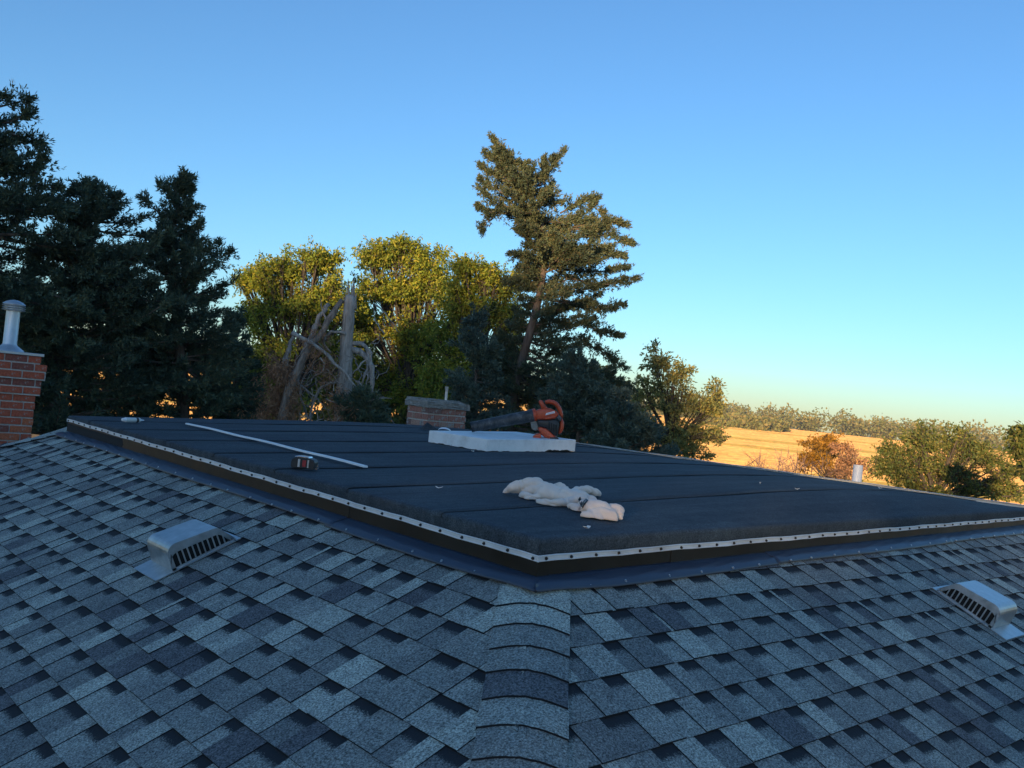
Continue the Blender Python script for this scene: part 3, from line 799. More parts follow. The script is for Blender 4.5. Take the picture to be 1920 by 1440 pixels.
# crumbs of white paint by the hatch
k = 0
scraps = [((.596, 1.059), .035, 'small white curl of scrap on the deck, left of the pale jacket'), ((.511, -.0), .045, 'thin pale sliver by the near edge, below the pale jacket'),
          ((2.10, 2.60), .030, 'white paint chip just in front of the hatch cover'), ((2.26, 3.05), .022, 'tiny white chip left of the hatch cover'),
          ((2.94, .48), .028, 'pale chip on the right half of the deck, nearest the front edge'), ((4.09, .49), .03, 'pale chip near the far right rim of the deck'),
          ((2.94, .74), .02, 'tiny pale speck on the deck, between two seams at right')]
for (x, y), s, lab in scraps:
    a = rnd.uniform(0, 3); z = deck_z(x, y, .012)
    mb = MB(); vs = []
    for i in range(5):
        u = (i/4-.5)*s; zz = .004*math.cos(i*1.4)+.006
        for v in (-1, 1): vs.append((x+u*math.cos(a)-v*s*.16*math.sin(a), y+u*math.sin(a)+v*s*.16*math.cos(a), z+zz))
    o = mb.add(vs, [(2*i, 2*i+2, 2*i+3, 2*i+1) for i in range(4)]).build('scrap', PAPER)
    sm = o.modifiers.new('th', 'SOLIDIFY'); sm.thickness = .002
    tag(o, lab, 'scrap', 'scraps of offcut on the deck')
# long white strip
def strip():
    a, b = np.array([.846, 4.70]), np.array([.697, 1.862]); n = 40; vs = []
    prof = [(-.014, 0), (-.014, .009), (-.011, .011), (.011, .011), (.014, .009), (.014, 0)]
    for i in range(n+1):
        t = i/n; p = a+(b-a)*t; x = p[0]+.018*math.sin(t*math.pi); z = crown(x)+.012+.0035*math.sin(t*9)**2
        for o_, dz in prof: vs.append((x+o_, p[1], z+dz))
    m = len(prof); fs = [(i*m+j, i*m+(j+1) % m, (i+1)*m+(j+1) % m, (i+1)*m+j) for i in range(n) for j in range(m)] + [tuple(range(m)), tuple(n*m+j for j in range(m))]
    o = MB().add(vs, fs).build('trim_strip', STRIPW, None, fixn=True)
    tag(o, 'long narrow white strip lying on the left half of the black deck', 'trim strip')
strip()
# tape measure
def tape():
    x, y = .335, 1.905; z = crown(x)+.008
    t = empty('tape_measure', (x, y, z), 0, 'small black and silver tape measure with red label near the left deck edge', 'tape measure')
    M = Matrix.Translation((x, y, z)) @ Matrix.Rotation(R(-52), 4, 'Z')
    prof = [(-.062, .0), (.062, .0), (.066, .008), (.066, .040), (.058, .053), (.030, .060), (-.040, .060), (-.060, .050), (-.066, .036), (-.066, .008)]
    MB().prism(prof, -.030, .030, M).build('case', BLACKP, t, bevel=.004, fixn=True)
    MB().prism([(-.050, .057), (.034, .057), (.030, .066), (-.022, .068), (-.046, .064)], -.027, .027, M).build('top_shell', CHROME, t, bevel=.003, fixn=True)
    MB().box(.000, .020, -.0325, -.0300, .012, .046, M=M).build('label_plate', REDP, t)
    MB().box(-.026, -.014, -.0325, -.0300, .008, .050, M=M).build('bezel', GALV, t); MB().box(.028, .036, -.0325, -.0300, .008, .050, M=M).build('bezel', GALV, t)
    MB().box(.0665, .076, -.013, .013, .004, .008, M=M).build('blade', CHROME, t)
    mb = MB(); mb.box(.0765, .0785, -.013, .013, -.002, .030, M=M); mb.build('hook', CHROME, t)
tape()
# caulk cartridge
def caulk():
    a, b = np.array([.395, 4.80]), np.array([.56, 4.875]); z = crown(.45)+.028
    t = empty('caulk_tube', (.47, 4.84, crown(.45)), 0, 'pale caulk cartridge lying at the far left corner of the deck', 'caulk tube')
    d = (b-a)/np.linalg.norm(b-a); P = lambda s: (a[0]+d[0]*s, a[1]+d[1]*s, z)
    L = np.linalg.norm(b-a)
    MB().tube([P(0), P(L*.78)], .019, 16).build('cartridge', CAULKW, t, smooth=False)
    MB().tube([P(L*.78), P(L*.80), P(L*.84), P(L*1.05)], [.0192, .012, .009, .003], 12).build('nozzle', STRIPW, t)
    MB().tube([P(-.035), P(-.03), P(0)], [.004, .012, .018], 12).build('plunger', STRIPW, t)
    MB().tube([P(L*.55), P(L*.68)], .0196, 16).build('label_band', BLACKP, t)
caulk()
# white pipe beyond the far edge
def pipe():
    x, y = 6.05, 1.62
    t = empty('vent_pipe', (x, y, -.2), 0, 'short white plastic vent pipe rising beyond the far right deck edge', 'vent pipe')
    mb = MB(); mb.tube([(x, y, -.25), (x, y, .448)], .044, 24, caps=False); mb.tube([(x, y, .448), (x, y, .446), (x, y, .25)], [.044, .038, .038], 24, caps=False); mb.build('pipe', PVC, t, smooth=True, fixn=False)
    MB().tube([(x, y, -.20), (x, y, -.06), (x, y, .03)], [.12, .062, .050], 20, caps=False).build('boot_flashing', BLACKP, t, smooth=True)
pipe()
# folded offcuts lying at the back rim of the deck, before the low chimney
def offcuts():
    p = at(803, 798, 8.75); x, y = p[0], p[1]; z = crown(x)+.008
    vs = [(x-.07, y+.05, z), (x+.10, y-.07, z), (x+.0, y+.02, z+.075), (x+.03, y+.06, z+.01)]
    o = MB().add(vs, [(0, 1, 2), (1, 3, 2), (3, 0, 2), (0, 3, 1)]).build('membrane_offcut', MEMB, None, fixn=True)
    tag(o, 'folded grey membrane offcut standing up before the low chimney', 'offcut')
    p = at(834, 800, 8.9); x, y = p[0], p[1]; z = crown(x)+.008
    mb = MB(); n = 10; vs = []
    for i in range(n+1):
        a = math.pi*i/n
        for k_, s in ((-.5, .6), (0, 1), (.5, .6)): vs.append((x-.06*math.cos(a)*HR[0]+k_*.09*HF[0], y-.06*math.cos(a)*HR[1]+k_*.09*HF[1], z+.030*math.sin(a)*s+.0))
    o = mb.add(vs, [(i*3+j, i*3+j+1, i*3+j+4, i*3+j+3) for i in range(n) for j in range(2)]).build('curled_scrap', STRIPW, None, smooth=True)
    sm = o.modifiers.new('th', 'SOLIDIFY'); sm.thickness = .003
    tag(o, 'curled white offcut at the back rim of the deck, before the low chimney', 'offcut')
offcuts()

# ------------------------------------------------------------------ fleece jacket
def jacket():
    t = empty('jacket', (.85, .45, .268), 0, 'crumpled cream fleece jacket with a dark neck label lying on the black deck', 'jacket')
    from mathutils.bvhtree import BVHTree
    def hit(px, py):
        d_ = CF + CR*(px-960)/FPX + CU*(720-py)/FPX; lo, hi = 2.0, 9.0
        for _ in range(40):
            m_ = (lo+hi)/2; p = CAM+d_*m_
            if p[2] > deck_h(p[0], p[1]): lo = m_
            else: hi = m_
        return lo
    def rolls(sets, seed):
        """bunched cloth as overlapping soft rolls: (x, y of the crease centre, y where it meets the deck, radius) on the enlarged survey sheet"""
        bm = bmesh.new(); r = np.random.default_rng(seed); mb = MB()
        for st in sets:
            P_, R_ = [], []
            for X, Yc, Yg, rr in st:
                px, py, pg = 900+X/6.4, 880+Yc/6.4, 880+Yg/6.4; k = hit(px, pg) + rr/6.4*3.9/FPX*.9
                P_.append(CAM + k*(CF + CR*(px-960)/FPX + CU*(720-py)/FPX)); R_.append(1.13*rr/6.4*k/FPX)
            P_ = np.array(P_); n = len(P_); tt = np.linspace(0, n-1, (n-1)*7+1); out = []; rad = []
            for x in tt:                                                   # Catmull-Rom through the survey points
                i = min(int(x), n-2); f = x-i; p0, p1, p2, p3 = P_[max(i-1, 0)], P_[i], P_[i+1], P_[min(i+2, n-1)]
                out.append(.5*((2*p1)+(-p0+p2)*f+(2*p0-5*p1+4*p2-p3)*f*f+(-p0+3*p1-3*p2+p3)*f**3)); rad.append(np.interp(x, range(n), R_))
            ph = r.uniform(0, 6); m = len(out)
            rad = [q*(1+.10*math.sin(i*.55+ph)+.05*math.sin(i*1.3+ph*2))*min(1, .62+.38*min(i, m-1-i)/3) for i, q in enumerate(rad)]
            out = [o_+r.normal(size=3)*.0012 for o_ in out]
            mb.tube(out, rad, 22)
        return mb
    def cloth(name, sets, seed):
        o = rolls(sets, seed).build('tmp', FLEECE, None)
        rm = o.modifiers.new('r', 'REMESH'); rm.mode = 'VOXEL'; rm.voxel_size = .0048
        sm = o.modifiers.new('s', 'SMOOTH'); sm.iterations = 3; sm.factor = .5
        dg = bpy.context.evaluated_depsgraph_get(); em = bpy.data.meshes.new_from_object(o.evaluated_get(dg)); bpy.data.objects.remove(o)
        n = len(em.vertices); co = np.empty(n*3); em.vertices.foreach_get('co', co); co = co.reshape(-1, 3); no = np.empty(n*3); em.vertices.foreach_get('normal', no); no = no.reshape(-1, 3)
        x, y, z = co.T
        wr = np.abs(np.sin(x*34+y*21+z*46+1.6*np.sin(y*17+z*20)))**.6 ; wr2 = np.sin(x*70-y*52+np.sin(z*80)*1.5)
        wl = np.abs(np.sin(x*16+y*9.5+z*24+1.8*np.sin(y*9+x*6)+.7))**.5
        co = co + no*(.0130*(wl-.74)+.0060*(wr-.72)+.0008*wr2)[:, None]
        fl = np.array([deck_h(a_, b_) for a_, b_ in co[:, :2]])+.0075; co[:, 2] = np.maximum(co[:, 2], fl)
        em.vertices.foreach_set('co', co.ravel()); em.materials.clear(); em.materials.append(FLEECE); em.polygons.foreach_set('use_smooth', [True]*len(em.polygons)); em.update()
        ob = bpy.data.objects.new(name, em); C.objects.link(ob); adopt(ob, t)
        return [tuple(v) for v in co], [tuple(p.vertices) for p in em.polygons]
    BODY = [[(470, 230, 330, 78), (560, 222, 340, 98), (680, 242, 360, 112), (800, 285, 390, 108), (920, 322, 420, 96), (1040, 342, 440, 86), (1150, 352, 450, 76), (1240, 384, 480, 70)],
            [(520, 172, 340, 55), (640, 172, 350, 58), (760, 215, 370, 52), (880, 255, 400, 48), (1020, 287, 420, 42), (1160, 292, 430, 44), (1290, 334, 450, 48), (1390, 402, 480, 48)],
            [(500, 300, 350, 44), (560, 330, 375, 40), (640, 342, 385, 40), (720, 335, 388, 34)],
            [(690, 370, 415, 36), (790, 400, 448, 44), (900, 412, 462, 48), (1010, 405, 464, 46), (1110, 388, 458, 42), (1190, 362, 448, 36)],
            [(1060, 440, 485, 36), (1140, 466, 512, 48), (1220, 486, 530, 46)],
            [(360, 250, 310, 36), (400, 215, 320, 56), (450, 208, 325, 60), (492, 198, 330, 48)],
            [(282, 288, 300, 10), (318, 258, 304, 26), (352, 220, 308, 32)],
            [(1250, 500, 580, 76), (1330, 482, 590, 96), (1430, 502, 608, 100), (1540, 540, 628, 90), (1640, 582, 640, 66)],
            [(1425, 425, 560, 46), (1490, 478, 590, 46), (1520, 500, 600, 36)],
            [(1530, 470, 600, 50), (1590, 462, 605, 52), (1655, 510, 622, 62), (1695, 585, 640, 44)],
            [(1222, 540, 585, 44), (1290, 556, 598, 48), (1372, 548, 600, 44), (1460, 580, 625, 44)],
            [(1195, 425, 500, 52), (1290, 432, 520, 64), (1375, 455, 540, 62)],
            [(870, 208, 330, 26), (960, 206, 340, 30), (1055, 228, 350, 22)]]
    SLEEVE = [[(1080, 305, 428, 40), (1120, 282, 395, 40), (1160, 262, 368, 40), (1230, 246, 356, 42), (1310, 246, 350, 44), (1380, 280, 345, 36), (1434, 308, 335, 20)]]
    cloth('sleeve', SLEEVE, 3)
    co, em_f = cloth('body', BODY, 2)
    # neck label: folded dark tape, laid on the near side of the cloth
    bv = BVHTree.FromPolygons([tuple(v) for v in co], em_f)
    def on(px, py):
        d_ = Vector((CF + CR*(px-960)/FPX + CU*(720-py)/FPX)).normalized(); h = bv.ray_cast(Vector(CAM), d_)
        return (np.array(h[0]) - np.array(d_)*.006) if h[0] is not None else None
    def patch(name, quad, m, nu=6, nv=4):
        q = [np.array(a, float) for a in quad]; vs = []
        for i in range(nu+1):
            for j in range(nv+1):
                u, v = i/nu, j/nv; p = (q[0]*(1-u)+q[1]*u)*(1-v)+(q[3]*(1-u)+q[2]*u)*v
                w = on(*p); vs.append(w if w is not None else (vs[-1] if vs else np.zeros(3)))
        o = MB().add(vs, [(i*(nv+1)+j, (i+1)*(nv+1)+j, (i+1)*(nv+1)+j+1, i*(nv+1)+j+1) for i in range(nu) for j in range(nv)]).build(name, m, t, smooth=True)
        s_ = o.modifiers.new('th', 'SOLIDIFY'); s_.thickness = .002
    patch('neck_label', [(1084, 936), (1088, 931), (1095, 950), (1091, 954)], BLACKP)
    patch('neck_label', [(1090, 946), (1098, 935), (1103, 938), (1092, 952)], BLACKP)
    patch('label_print', [(1093, 945.5), (1097.5, 939.5), (1098.5, 940.3), (1094, 946.5)], GALV, 4, 2)
jacket()

# ------------------------------------------------------------------ leaf blower
def blower():
    base = np.array([3.11, 2.86, .452])
    t = empty('leaf_blower', base, 0, 'orange handheld leaf blower with long black tube standing on the white hatch cover', 'leaf blower')
    S = 7.33/FPX                                            # metres per survey pixel at that distance
    c0 = at(1028, 820, 7.33); c0[2] = base[2]
    up = np.array([-.02, .01, 1.0]); up = nrm(nrm(up)*.3+CU*.7); rt = nrm(np.cross(HF, up)); fw = nrm(np.cross(up, rt))
    def p(px, py, z=0.0): return c0 + rt*(px-1028)*S + up*(820-py)*S + fw*z
    def slab(name, poly, z0, z1, m, bev=.006):
        n = len(poly); vs = [p(*a, z0) for a in poly] + [p(*a, z1) for a in poly]
        o = MB().add(vs, [tuple(range(n)), tuple(range(2*n-1, n-1, -1))] + [(i, n+i, n+(i+1) % n, (i+1) % n) for i in range(n)]).build(name, m, t, fixn=True, bevel=bev)
        for f in o.data.polygons: f.use_smooth = True
        return o
    Z = lambda a, b: (990+a/16, 740+b/16)                   # enlarged survey sheet to survey pixels
    # volute / lower orange housing
    slab('lower_housing', [Z(300, 960), Z(400, 960), Z(560, 1010), Z(700, 1130), Z(800, 1220), Z(880, 1240), Z(900, 1300), Z(640, 1290), Z(480, 1250), Z(390, 1180), Z(320, 1080)], -.05, .07, ORANGE, .012)
    slab('upper_housing', [Z(200, 470), Z(320, 425), Z(560, 385), Z(680, 400), Z(820, 470), Z(910, 560), Z(860, 640), Z(800, 690), Z(560, 730), Z(260, 730), Z(235, 620)], -.06, .065, ORANGE, .014)
    # cover ridge
    slab('cover_band', [Z(430, 700), Z(560, 640), Z(760, 600), Z(830, 640), Z(760, 690), Z(560, 725)], -.072, -.05, ORANGE, .006)
    # engine shroud (dark) and its fins
    slab('engine_shroud', [Z(265, 745), Z(560, 735), Z(800, 700), Z(900, 770), Z(920, 900), Z(900, 1080), Z(860, 1200), Z(760, 1210), Z(690, 1110), Z(540, 990), Z(400, 960), Z(300, 950)], -.055, .062, BLACKP, .012)
    for i in range(4): slab('fin', [Z(600+i*70, 800+i*26), Z(632+i*70, 800+i*26), Z(640+i*70, 1000+i*40), Z(608+i*70, 1000+i*40)], -.0605, -.05, DARKM, .001)
    slab('side_cover', [Z(820, 650), Z(920, 570), Z(990, 680), Z(960, 780), Z(880, 760)], -.058, .03, TUBEP, .006)
    # rear fan guard ring
    pts = [p(*Z(960, 700), .0), p(*Z(1010, 820), .0), p(*Z(1000, 960), .0), p(*Z(960, 1080), .0), p(*Z(915, 1150), .0)]
    MB().tube(pts, [.014, .017, .019, .017, .010], 12).build('rear_guard', ORANGE, t, smooth=True)
    # handle loop and front post
    H = [Z(500, 215), Z(620, 190), Z(740, 215), Z(830, 270), Z(900, 360), Z(950, 470), Z(985, 590), Z(990, 690)]
    MB().tube([p(*a, .0) for a in H], [.016, .017, .018, .018, .018, .017, .015, .012], 12).build('handle', ORANGE, t, smooth=True)
    slab('front_post', [Z(285, 190), Z(340, 145), Z(400, 160), Z(440, 230), Z(520, 330), Z(560, 400), Z(400, 440), Z(340, 300), Z(310, 250)], -.022, .022, ORANGE, .008)
    slab('trigger', [Z(405, 160), Z(450, 165), Z(500, 200), Z(490, 250), Z(450, 260), Z(420, 215)], -.012, .012, BLACKP, .003)
    # outlet collar and tube
    MB().tube([p(*Z(235, 590), 0), p(*Z(190, 600), 0), p(*Z(120, 615), 0)], [.052, .054, .050], 20).build('outlet_collar', ORANGE, t, smooth=False)
    tb = [p(1000, 778.5, 0), p(985, 781.5, 0), p(930, 793, -.01), p(884, 803, -.02)]
    def tube_obj():
        mb = MB(); mb.tube(tb, [.050, .050, .045, .041], 24, caps=False); mb.tube([tb[-1], tb[-1]*.999+tb[-2]*.001, tb[-2]], [.041, .037, .037], 24, caps=False)
        mb.tube([tb[0]+(tb[1]-tb[0])*.05, tb[0]+(tb[1]-tb[0])*.5], .0535, 24)
        return mb.build('blower_tube', TUBEP, t, smooth=False)
    tube_obj()
    tip = tb[-1]; ax = nrm(tb[-1]-tb[-2])
    MB().tube([tip-ax*.004, tip-ax*.07], .0372, 20).build('tube_hollow', DARKM, t)
    MB().tube([tip-ax*.02, tip+ax*.004], [.0425, .0425], 24, caps=False).build('tube_rim', BLACKP, t)
    # inlet and carburettor block behind the collar
    slab('carburettor', [Z(60, 800), Z(160, 740), Z(250, 800), Z(290, 900), Z(290, 1060), Z(200, 1080), Z(100, 1020)], -.02, .05, CROWN, .006)
    # feet
    slab('foot', [Z(140, 1255), Z(230, 1170), Z(370, 1140), Z(390, 1230), Z(380, 1280), Z(150, 1280)], -.075, .055, ORANGE, .004)
    slab('foot', [Z(640, 1250), Z(870, 1240), Z(915, 1290), Z(900, 1310), Z(640, 1305)], -.075, .075, BLACKP, .003)
    # maker's label: white plate with faint lettering strokes
    q = [Z(495, 600), Z(520, 535), Z(765, 465), Z(778, 525)]
    vs = [p(*a, -.0665) for a in q] + [p(*a, -.060) for a in q]
    MB().add(vs, [(0, 1, 2, 3), (7, 6, 5, 4), (0, 4, 5, 1), (1, 5, 6, 2), (2, 6, 7, 3), (3, 7, 4, 0)]).build('label_plate', LABELW, t, fixn=True)
    mb = MB()
    for i in range(8):
        u = .12+.10*i
        def w(u, v): 
            a = np.array(q[0])*(1-u)+np.array(q[3])*u; b = np.array(q[1])*(1-u)+np.array(q[2])*u; c = a*(1-v)+b*v; return p(c[0], c[1], -.0675)
        h = .72 if i % 3 else .62
        mb.add([w(u, .34), w(u+.045, .34), w(u+.05, h), w(u+.005, h)], [(0, 1, 2, 3)])
    o = mb.build('label_print', LABELD, t); sm = o.modifiers.new('th', 'SOLIDIFY'); sm.thickness = .0008
blower()

# ------------------------------------------------------------------ trees
rng = np.random.default_rng(11)
def rvec(n): return nrm(rng.normal(size=(n, 3)))
def polyline(pts, t):
    P = np.array(pts); s = np.r_[0, np.cumsum(np.linalg.norm(np.diff(P, axis=0), axis=1))]; s /= s[-1]
    return np.array([np.interp(t, s, P[:, i]) for i in range(3)])
def px_height(py, px, d): return at(px, py, d)[2]

def cedar(name, label, trunk, r0, prof, d, nb, leaf, group='cedars behind the house', dens=1.0, el=(-4, 42), bark=None, leafL=.085, leafW=.021, extra=None, tmin=None, bare_in=.14, sprig=5, seed=0, clear=None):
    """trunk: world polyline base..top; prof: rows (survey y, left x, right x) of the crown outline at distance d"""
    global rng
    rng = np.random.default_rng(100+seed)
    bark = bark or BARK_C
    base = trunk[0]
    t = empty(name, (base[0], base[1], base[2]), 0, label, 'tree', group)
    mb = MB(); tt = np.linspace(0, 1, 26); TP = [polyline(trunk, a) for a in tt]
    TP = [q + .04*np.array([math.sin(i*1.3), math.cos(i*1.7), 0])*min(1, i/4)*(1-i/26) for i, q in enumerate(TP)]
    mb.tube(TP, [max(.012, r0*(1-a)**.8+.008) for a in tt], 10)
    prof = sorted(prof); ys = [a[0] for a in prof]
    TPa = np.array(TP)
    bb = MB(); Qs = []
    zt = [at(960, 0, 1)]
    ylo, yhi = ys[-1], ys[0]
    for i in range(nb):
        py = ylo + (yhi-ylo)*rng.random()**.95
        lx = np.interp(py, ys, [a[1] for a in prof]); rx = np.interp(py, ys, [a[2] for a in prof])
        # trunk point whose survey height is py
        mid = (lx+rx)/2
        zc = px_height(py, mid, d)
        ti = np.interp(zc, TPa[:, 2], tt) if TPa[-1, 2] > TPa[0, 2] else .5
        ctr = polyline(TP, ti); pj = project(ctr); cxp = pj[0]
        az = rng.random()*2*math.pi; c = math.cos(az); s = math.sin(az)
        if clear and clear[0] < py < clear[1] and s < .2 and abs(c) < .75 and rng.random() < .72: continue      # bare stretch of trunk on the near side
        eR = (rx-cxp)*d/FPX; eL = (cxp-lx)*d/FPX; e = eR if c > 0 else eL
        e = max(e, .12); midext = max(.25, (eR+eL)/2*.85)
        ln = (abs(c)**1.5)*e + (1-abs(c)**1.5)*midext
        ln *= rng.uniform(.62, 1.04)
        hdir = HR*c + HF*s
        frac = (zc-TPa[0, 2])/(TPa[-1, 2]-TPa[0, 2]); fr2 = np.clip((ylo-py)/(ylo-yhi), 0, 1)
        ela = R(el[0]+(el[1]-el[0])*fr2**1.5 + rng.normal()*15)
        drop = ln*math.tan(ela)
        tip = ctr + hdir*ln; tip[2] = zc + rng.normal()*.05
        za = tip[2]-drop*.8
        a0 = polyline(TP, np.clip(np.interp(za, TPa[:, 2], tt), .02, .985))
        m1 = a0*.55+tip*.45 - np.array([0, 0, .06*ln]) + rvec(1)[0]*.05*ln
        us = np.linspace(0, 1, 8)[:, None]; cur = (1-us)**2*a0 + 2*us*(1-us)*m1 + us**2*tip
        cur += np.array([0, 0, 1])*(us**3)*.10*ln
        bb.tube(list(cur), list(np.linspace(.010+.016*ln, .004, 8)), 5)
        # branchlets
        nbl = max(5, int(ln*20*dens))
        u = bare_in + (1-bare_in)*rng.random(nbl)**.85
        P0 = np.stack([np.interp(u, us[:, 0], cur[:, k]) for k in range(3)], 1)
        tg = nrm(cur[-1]-cur[3]); D0 = nrm(tg*(.65+.5*u[:, None]) + rvec(nbl)*(.72-.30*u[:, None]) + np.array([0, 0, .22]))
        bl = (.11+.25*rng.random(nbl))*(.42+.85*(1-u)**.8)*min(1.25, .55+ln*.4)
        ns = 6; k = nbl*ns
        w = np.tile(np.linspace(.08, 1.0, ns), nbl)
        P1 = np.repeat(P0, ns, 0) + np.repeat(D0, ns, 0)*(np.repeat(bl, ns)*w)[:, None] + rng.normal(size=(k, 3))*.022
        D1 = nrm(np.repeat(D0, ns, 0) + rvec(k)*.45)
        # leaflets of every sprig
        q = sprig; P2 = np.repeat(P1, q, 0) + rng.normal(size=(k*q, 3))*.016; D2 = nrm(np.repeat(D1, q, 0)*.85 + rvec(k*q)*.72)
        L = leafL*rng.uniform(.6, 1.25, k*q); W = leafW*rng.uniform(.7, 1.3, k*q)
        Qs.append(leaf_quads(P2, D2, rvec(k*q), L, W))
    for path in (extra or []):
        E_ = np.array([at(a, b, d) for a, b in path]); us = np.linspace(0, 1, 8)
        sx = np.r_[0, np.cumsum(np.linalg.norm(np.diff(E_, axis=0), axis=1))]; ln = sx[-1]; sx = sx/ln
        cur = np.stack([np.interp(us, sx, E_[:, k]) for k in range(3)], 1)
        bb.tube(list(cur), list(np.linspace(.010+.014*ln, .004, 8)), 5)
        nbl = int(ln*34*dens); u = .15+.85*rng.random(nbl)
        P0 = np.stack([np.interp(u, us, cur[:, k]) for k in range(3)], 1); tg = nrm(cur[-1]-cur[0])
        D0 = nrm(tg*(.45+.6*u[:, None]) + rvec(nbl)*(.95-.45*u[:, None]) + np.array([0, 0, .12])); bl = (.10+.30*rng.random(nbl))*(1.25-.95*u)
        ns = 6; k = nbl*ns; w = np.tile(np.linspace(.08, 1.0, ns), nbl)
        P1 = np.repeat(P0, ns, 0) + np.repeat(D0, ns, 0)*(np.repeat(bl, ns)*w)[:, None] + rng.normal(size=(k, 3))*.018; D1 = nrm(np.repeat(D0, ns, 0)+rvec(k)*.45)
        q = sprig; P2 = np.repeat(P1, q, 0)+rng.normal(size=(k*q, 3))*.014; D2 = nrm(np.repeat(D1, q, 0)*.85+rvec(k*q)*.72)
        Qs.append(leaf_quads(P2, D2, rvec(k*q), leafL*rng.uniform(.6, 1.2, k*q), leafW*rng.uniform(.7, 1.3, k*q)))
    tr = mb.build('trunk', bark, t, smooth=True)
    bb.build('branches', bark, t, smooth=True, kind='stuff')
    quads_mesh('foliage', np.concatenate(Qs), leaf, t).__setitem__('kind', 'stuff')
    return t

def ground_pt(p): return np.array([p[0], p[1], GZ-.1])
def trunk_from(pxs, d, dtop=0):
    pts = [at(x, y, d + dtop*i/len(pxs)) for i, (x, y) in enumerate(pxs)]
    b = pts[0].copy(); lean = (pts[0]-pts[1]); g = pts[0] + lean*((GZ-.1-pts[0][2])/lean[2])*.35; g[2] = GZ-.1
    return [g] + pts

# the three dark cedars at left
cedar('cedar_tree', 'tall dark cedar at the left frame edge, its top catching sun', trunk_from([(-30, 800), (-45, 600), (-50, 400), (-40, 280), (-18, 190)], 13.5), .24,
      [(185, -50, 40), (205, -95, 58), (230, -120, 60), (245, -120, 42), (275, -140, 82), (300, -150, 64), (340, -170, 112), (380, -200, 150), (450, -240, 190), (560, -300, 170), (650, -330, 130), (800, -330, 110)], 13.5, 205, CEDAR_DK, dens=1.15, el=(-8, 16), seed=1,
      extra=[[(-20, 340), (110, 352)], [(-10, 390), (135, 398)], [(0, 440), (150, 440)], [(-20, 300), (70, 318)], [(0, 200), (58, 186)], [(10, 232), (56, 212)], [(20, 250), (84, 276)], [(40, 300), (75, 296)], [(60, 330), (78, 300)]])
cedar('cedar_tree', 'broad dark cedar behind the red brick chimney', trunk_from([(92, 800), (105, 660), (128, 560), (150, 470), (170, 400), (172, 352)], 14.5), .22,
      [(345, 164, 182), (362, 135, 215), (385, 108, 262), (420, 80, 285), (500, 50, 330), (600, 30, 350), (700, 25, 350), (800, 25, 350)], 14.5, 200, CEDAR_DK, dens=1.1, el=(-6, 30), seed=2,
      extra=[[(180, 375), (166, 343)], [(150, 385), (110, 352)], [(200, 400), (222, 372)]])
cedar('cedar_tree', 'dark cedar with a narrow spiky top, right of the broad cedars', trunk_from([(345, 810), (340, 700), (330, 560), (322, 460), (332, 390), (344, 328)], 15.5), .20,
      [(322, 338, 349), (340, 322, 354), (358, 306, 358), (385, 290, 368), (402, 300, 352), (420, 292, 392), (445, 275, 384), (470, 262, 425), (505, 250, 438), (560, 235, 440), (640, 225, 462), (720, 230, 480), (810, 240, 490)], 15.5, 210, CEDAR_DK, dens=1.1, el=(-8, 44), seed=3,
      extra=[[(330, 390), (372, 388)], [(350, 450), (374, 420)], [(380, 500), (436, 470)], [(385, 480), (406, 458)], [(300, 400), (268, 372)], [(325, 360), (350, 348)], [(320, 380), (300, 345)]])
# tall cedar in the middle
cedar('cedar_tree', 'tall leaning cedar with sunlit top and bare lower trunk, at centre', trunk_from([(952, 800), (962, 740), (985, 650), (1015, 545), (1024, 470), (1012, 400), (975, 335), (930, 268)], 20), .20,
      [(275, 922, 940), (300, 915, 970), (320, 925, 1020), (345, 930, 1040), (370, 920, 1060), (395, 930, 1090), (418, 950, 1120), (440, 965, 1140), (470, 975, 1150), (500, 970, 1150), (530, 970, 1160), (560, 975, 1150), (600, 960, 1140), (650, 925, 1150), (700, 905, 1165), (770, 890, 1180), (820, 880, 1180)], 20, 240, CEDAR_E, dens=1.35, el=(-8, 30), leafL=.085, leafW=.022, bare_in=.06, sprig=6, seed=4, clear=(500, 900),
      extra=[[(985, 340), (950, 300), (921, 257)], [(965, 330), (930, 300), (909, 286)], [(1010, 350), (1030, 318), (1056, 283)], [(1020, 345), (1020, 300)], [(960, 350), (902, 312)], [(955, 370), (900, 335)], [(960, 390), (930, 380), (897, 352)],
             [(970, 400), (920, 400), (897, 385)], [(930, 402), (912, 418), (908, 432)], [(1050, 400), (1090, 378), (1116, 366)], [(1060, 420), (1100, 400), (1118, 372)], [(1070, 430), (1140, 430), (1122, 392)], [(1080, 445), (1140, 440), (1186, 458)], [(1075, 425), (1150, 415), (1172, 424)],
             [(1050, 470), (1130, 470), (1172, 482)], [(1060, 520), (1130, 535), (1194, 522)], [(1060, 505), (1120, 510), (1176, 500)], [(1050, 560), (1110, 580), (1168, 570)], [(1080, 600), (1120, 620), (1164, 628)], [(1000, 470), (970, 478), (960, 476)], [(1000, 540), (950, 528)], [(1020, 300), (1036, 296)],
             [(1090, 640), (1130, 660), (1172, 690)], [(1100, 690), (1150, 710), (1185, 730)]])
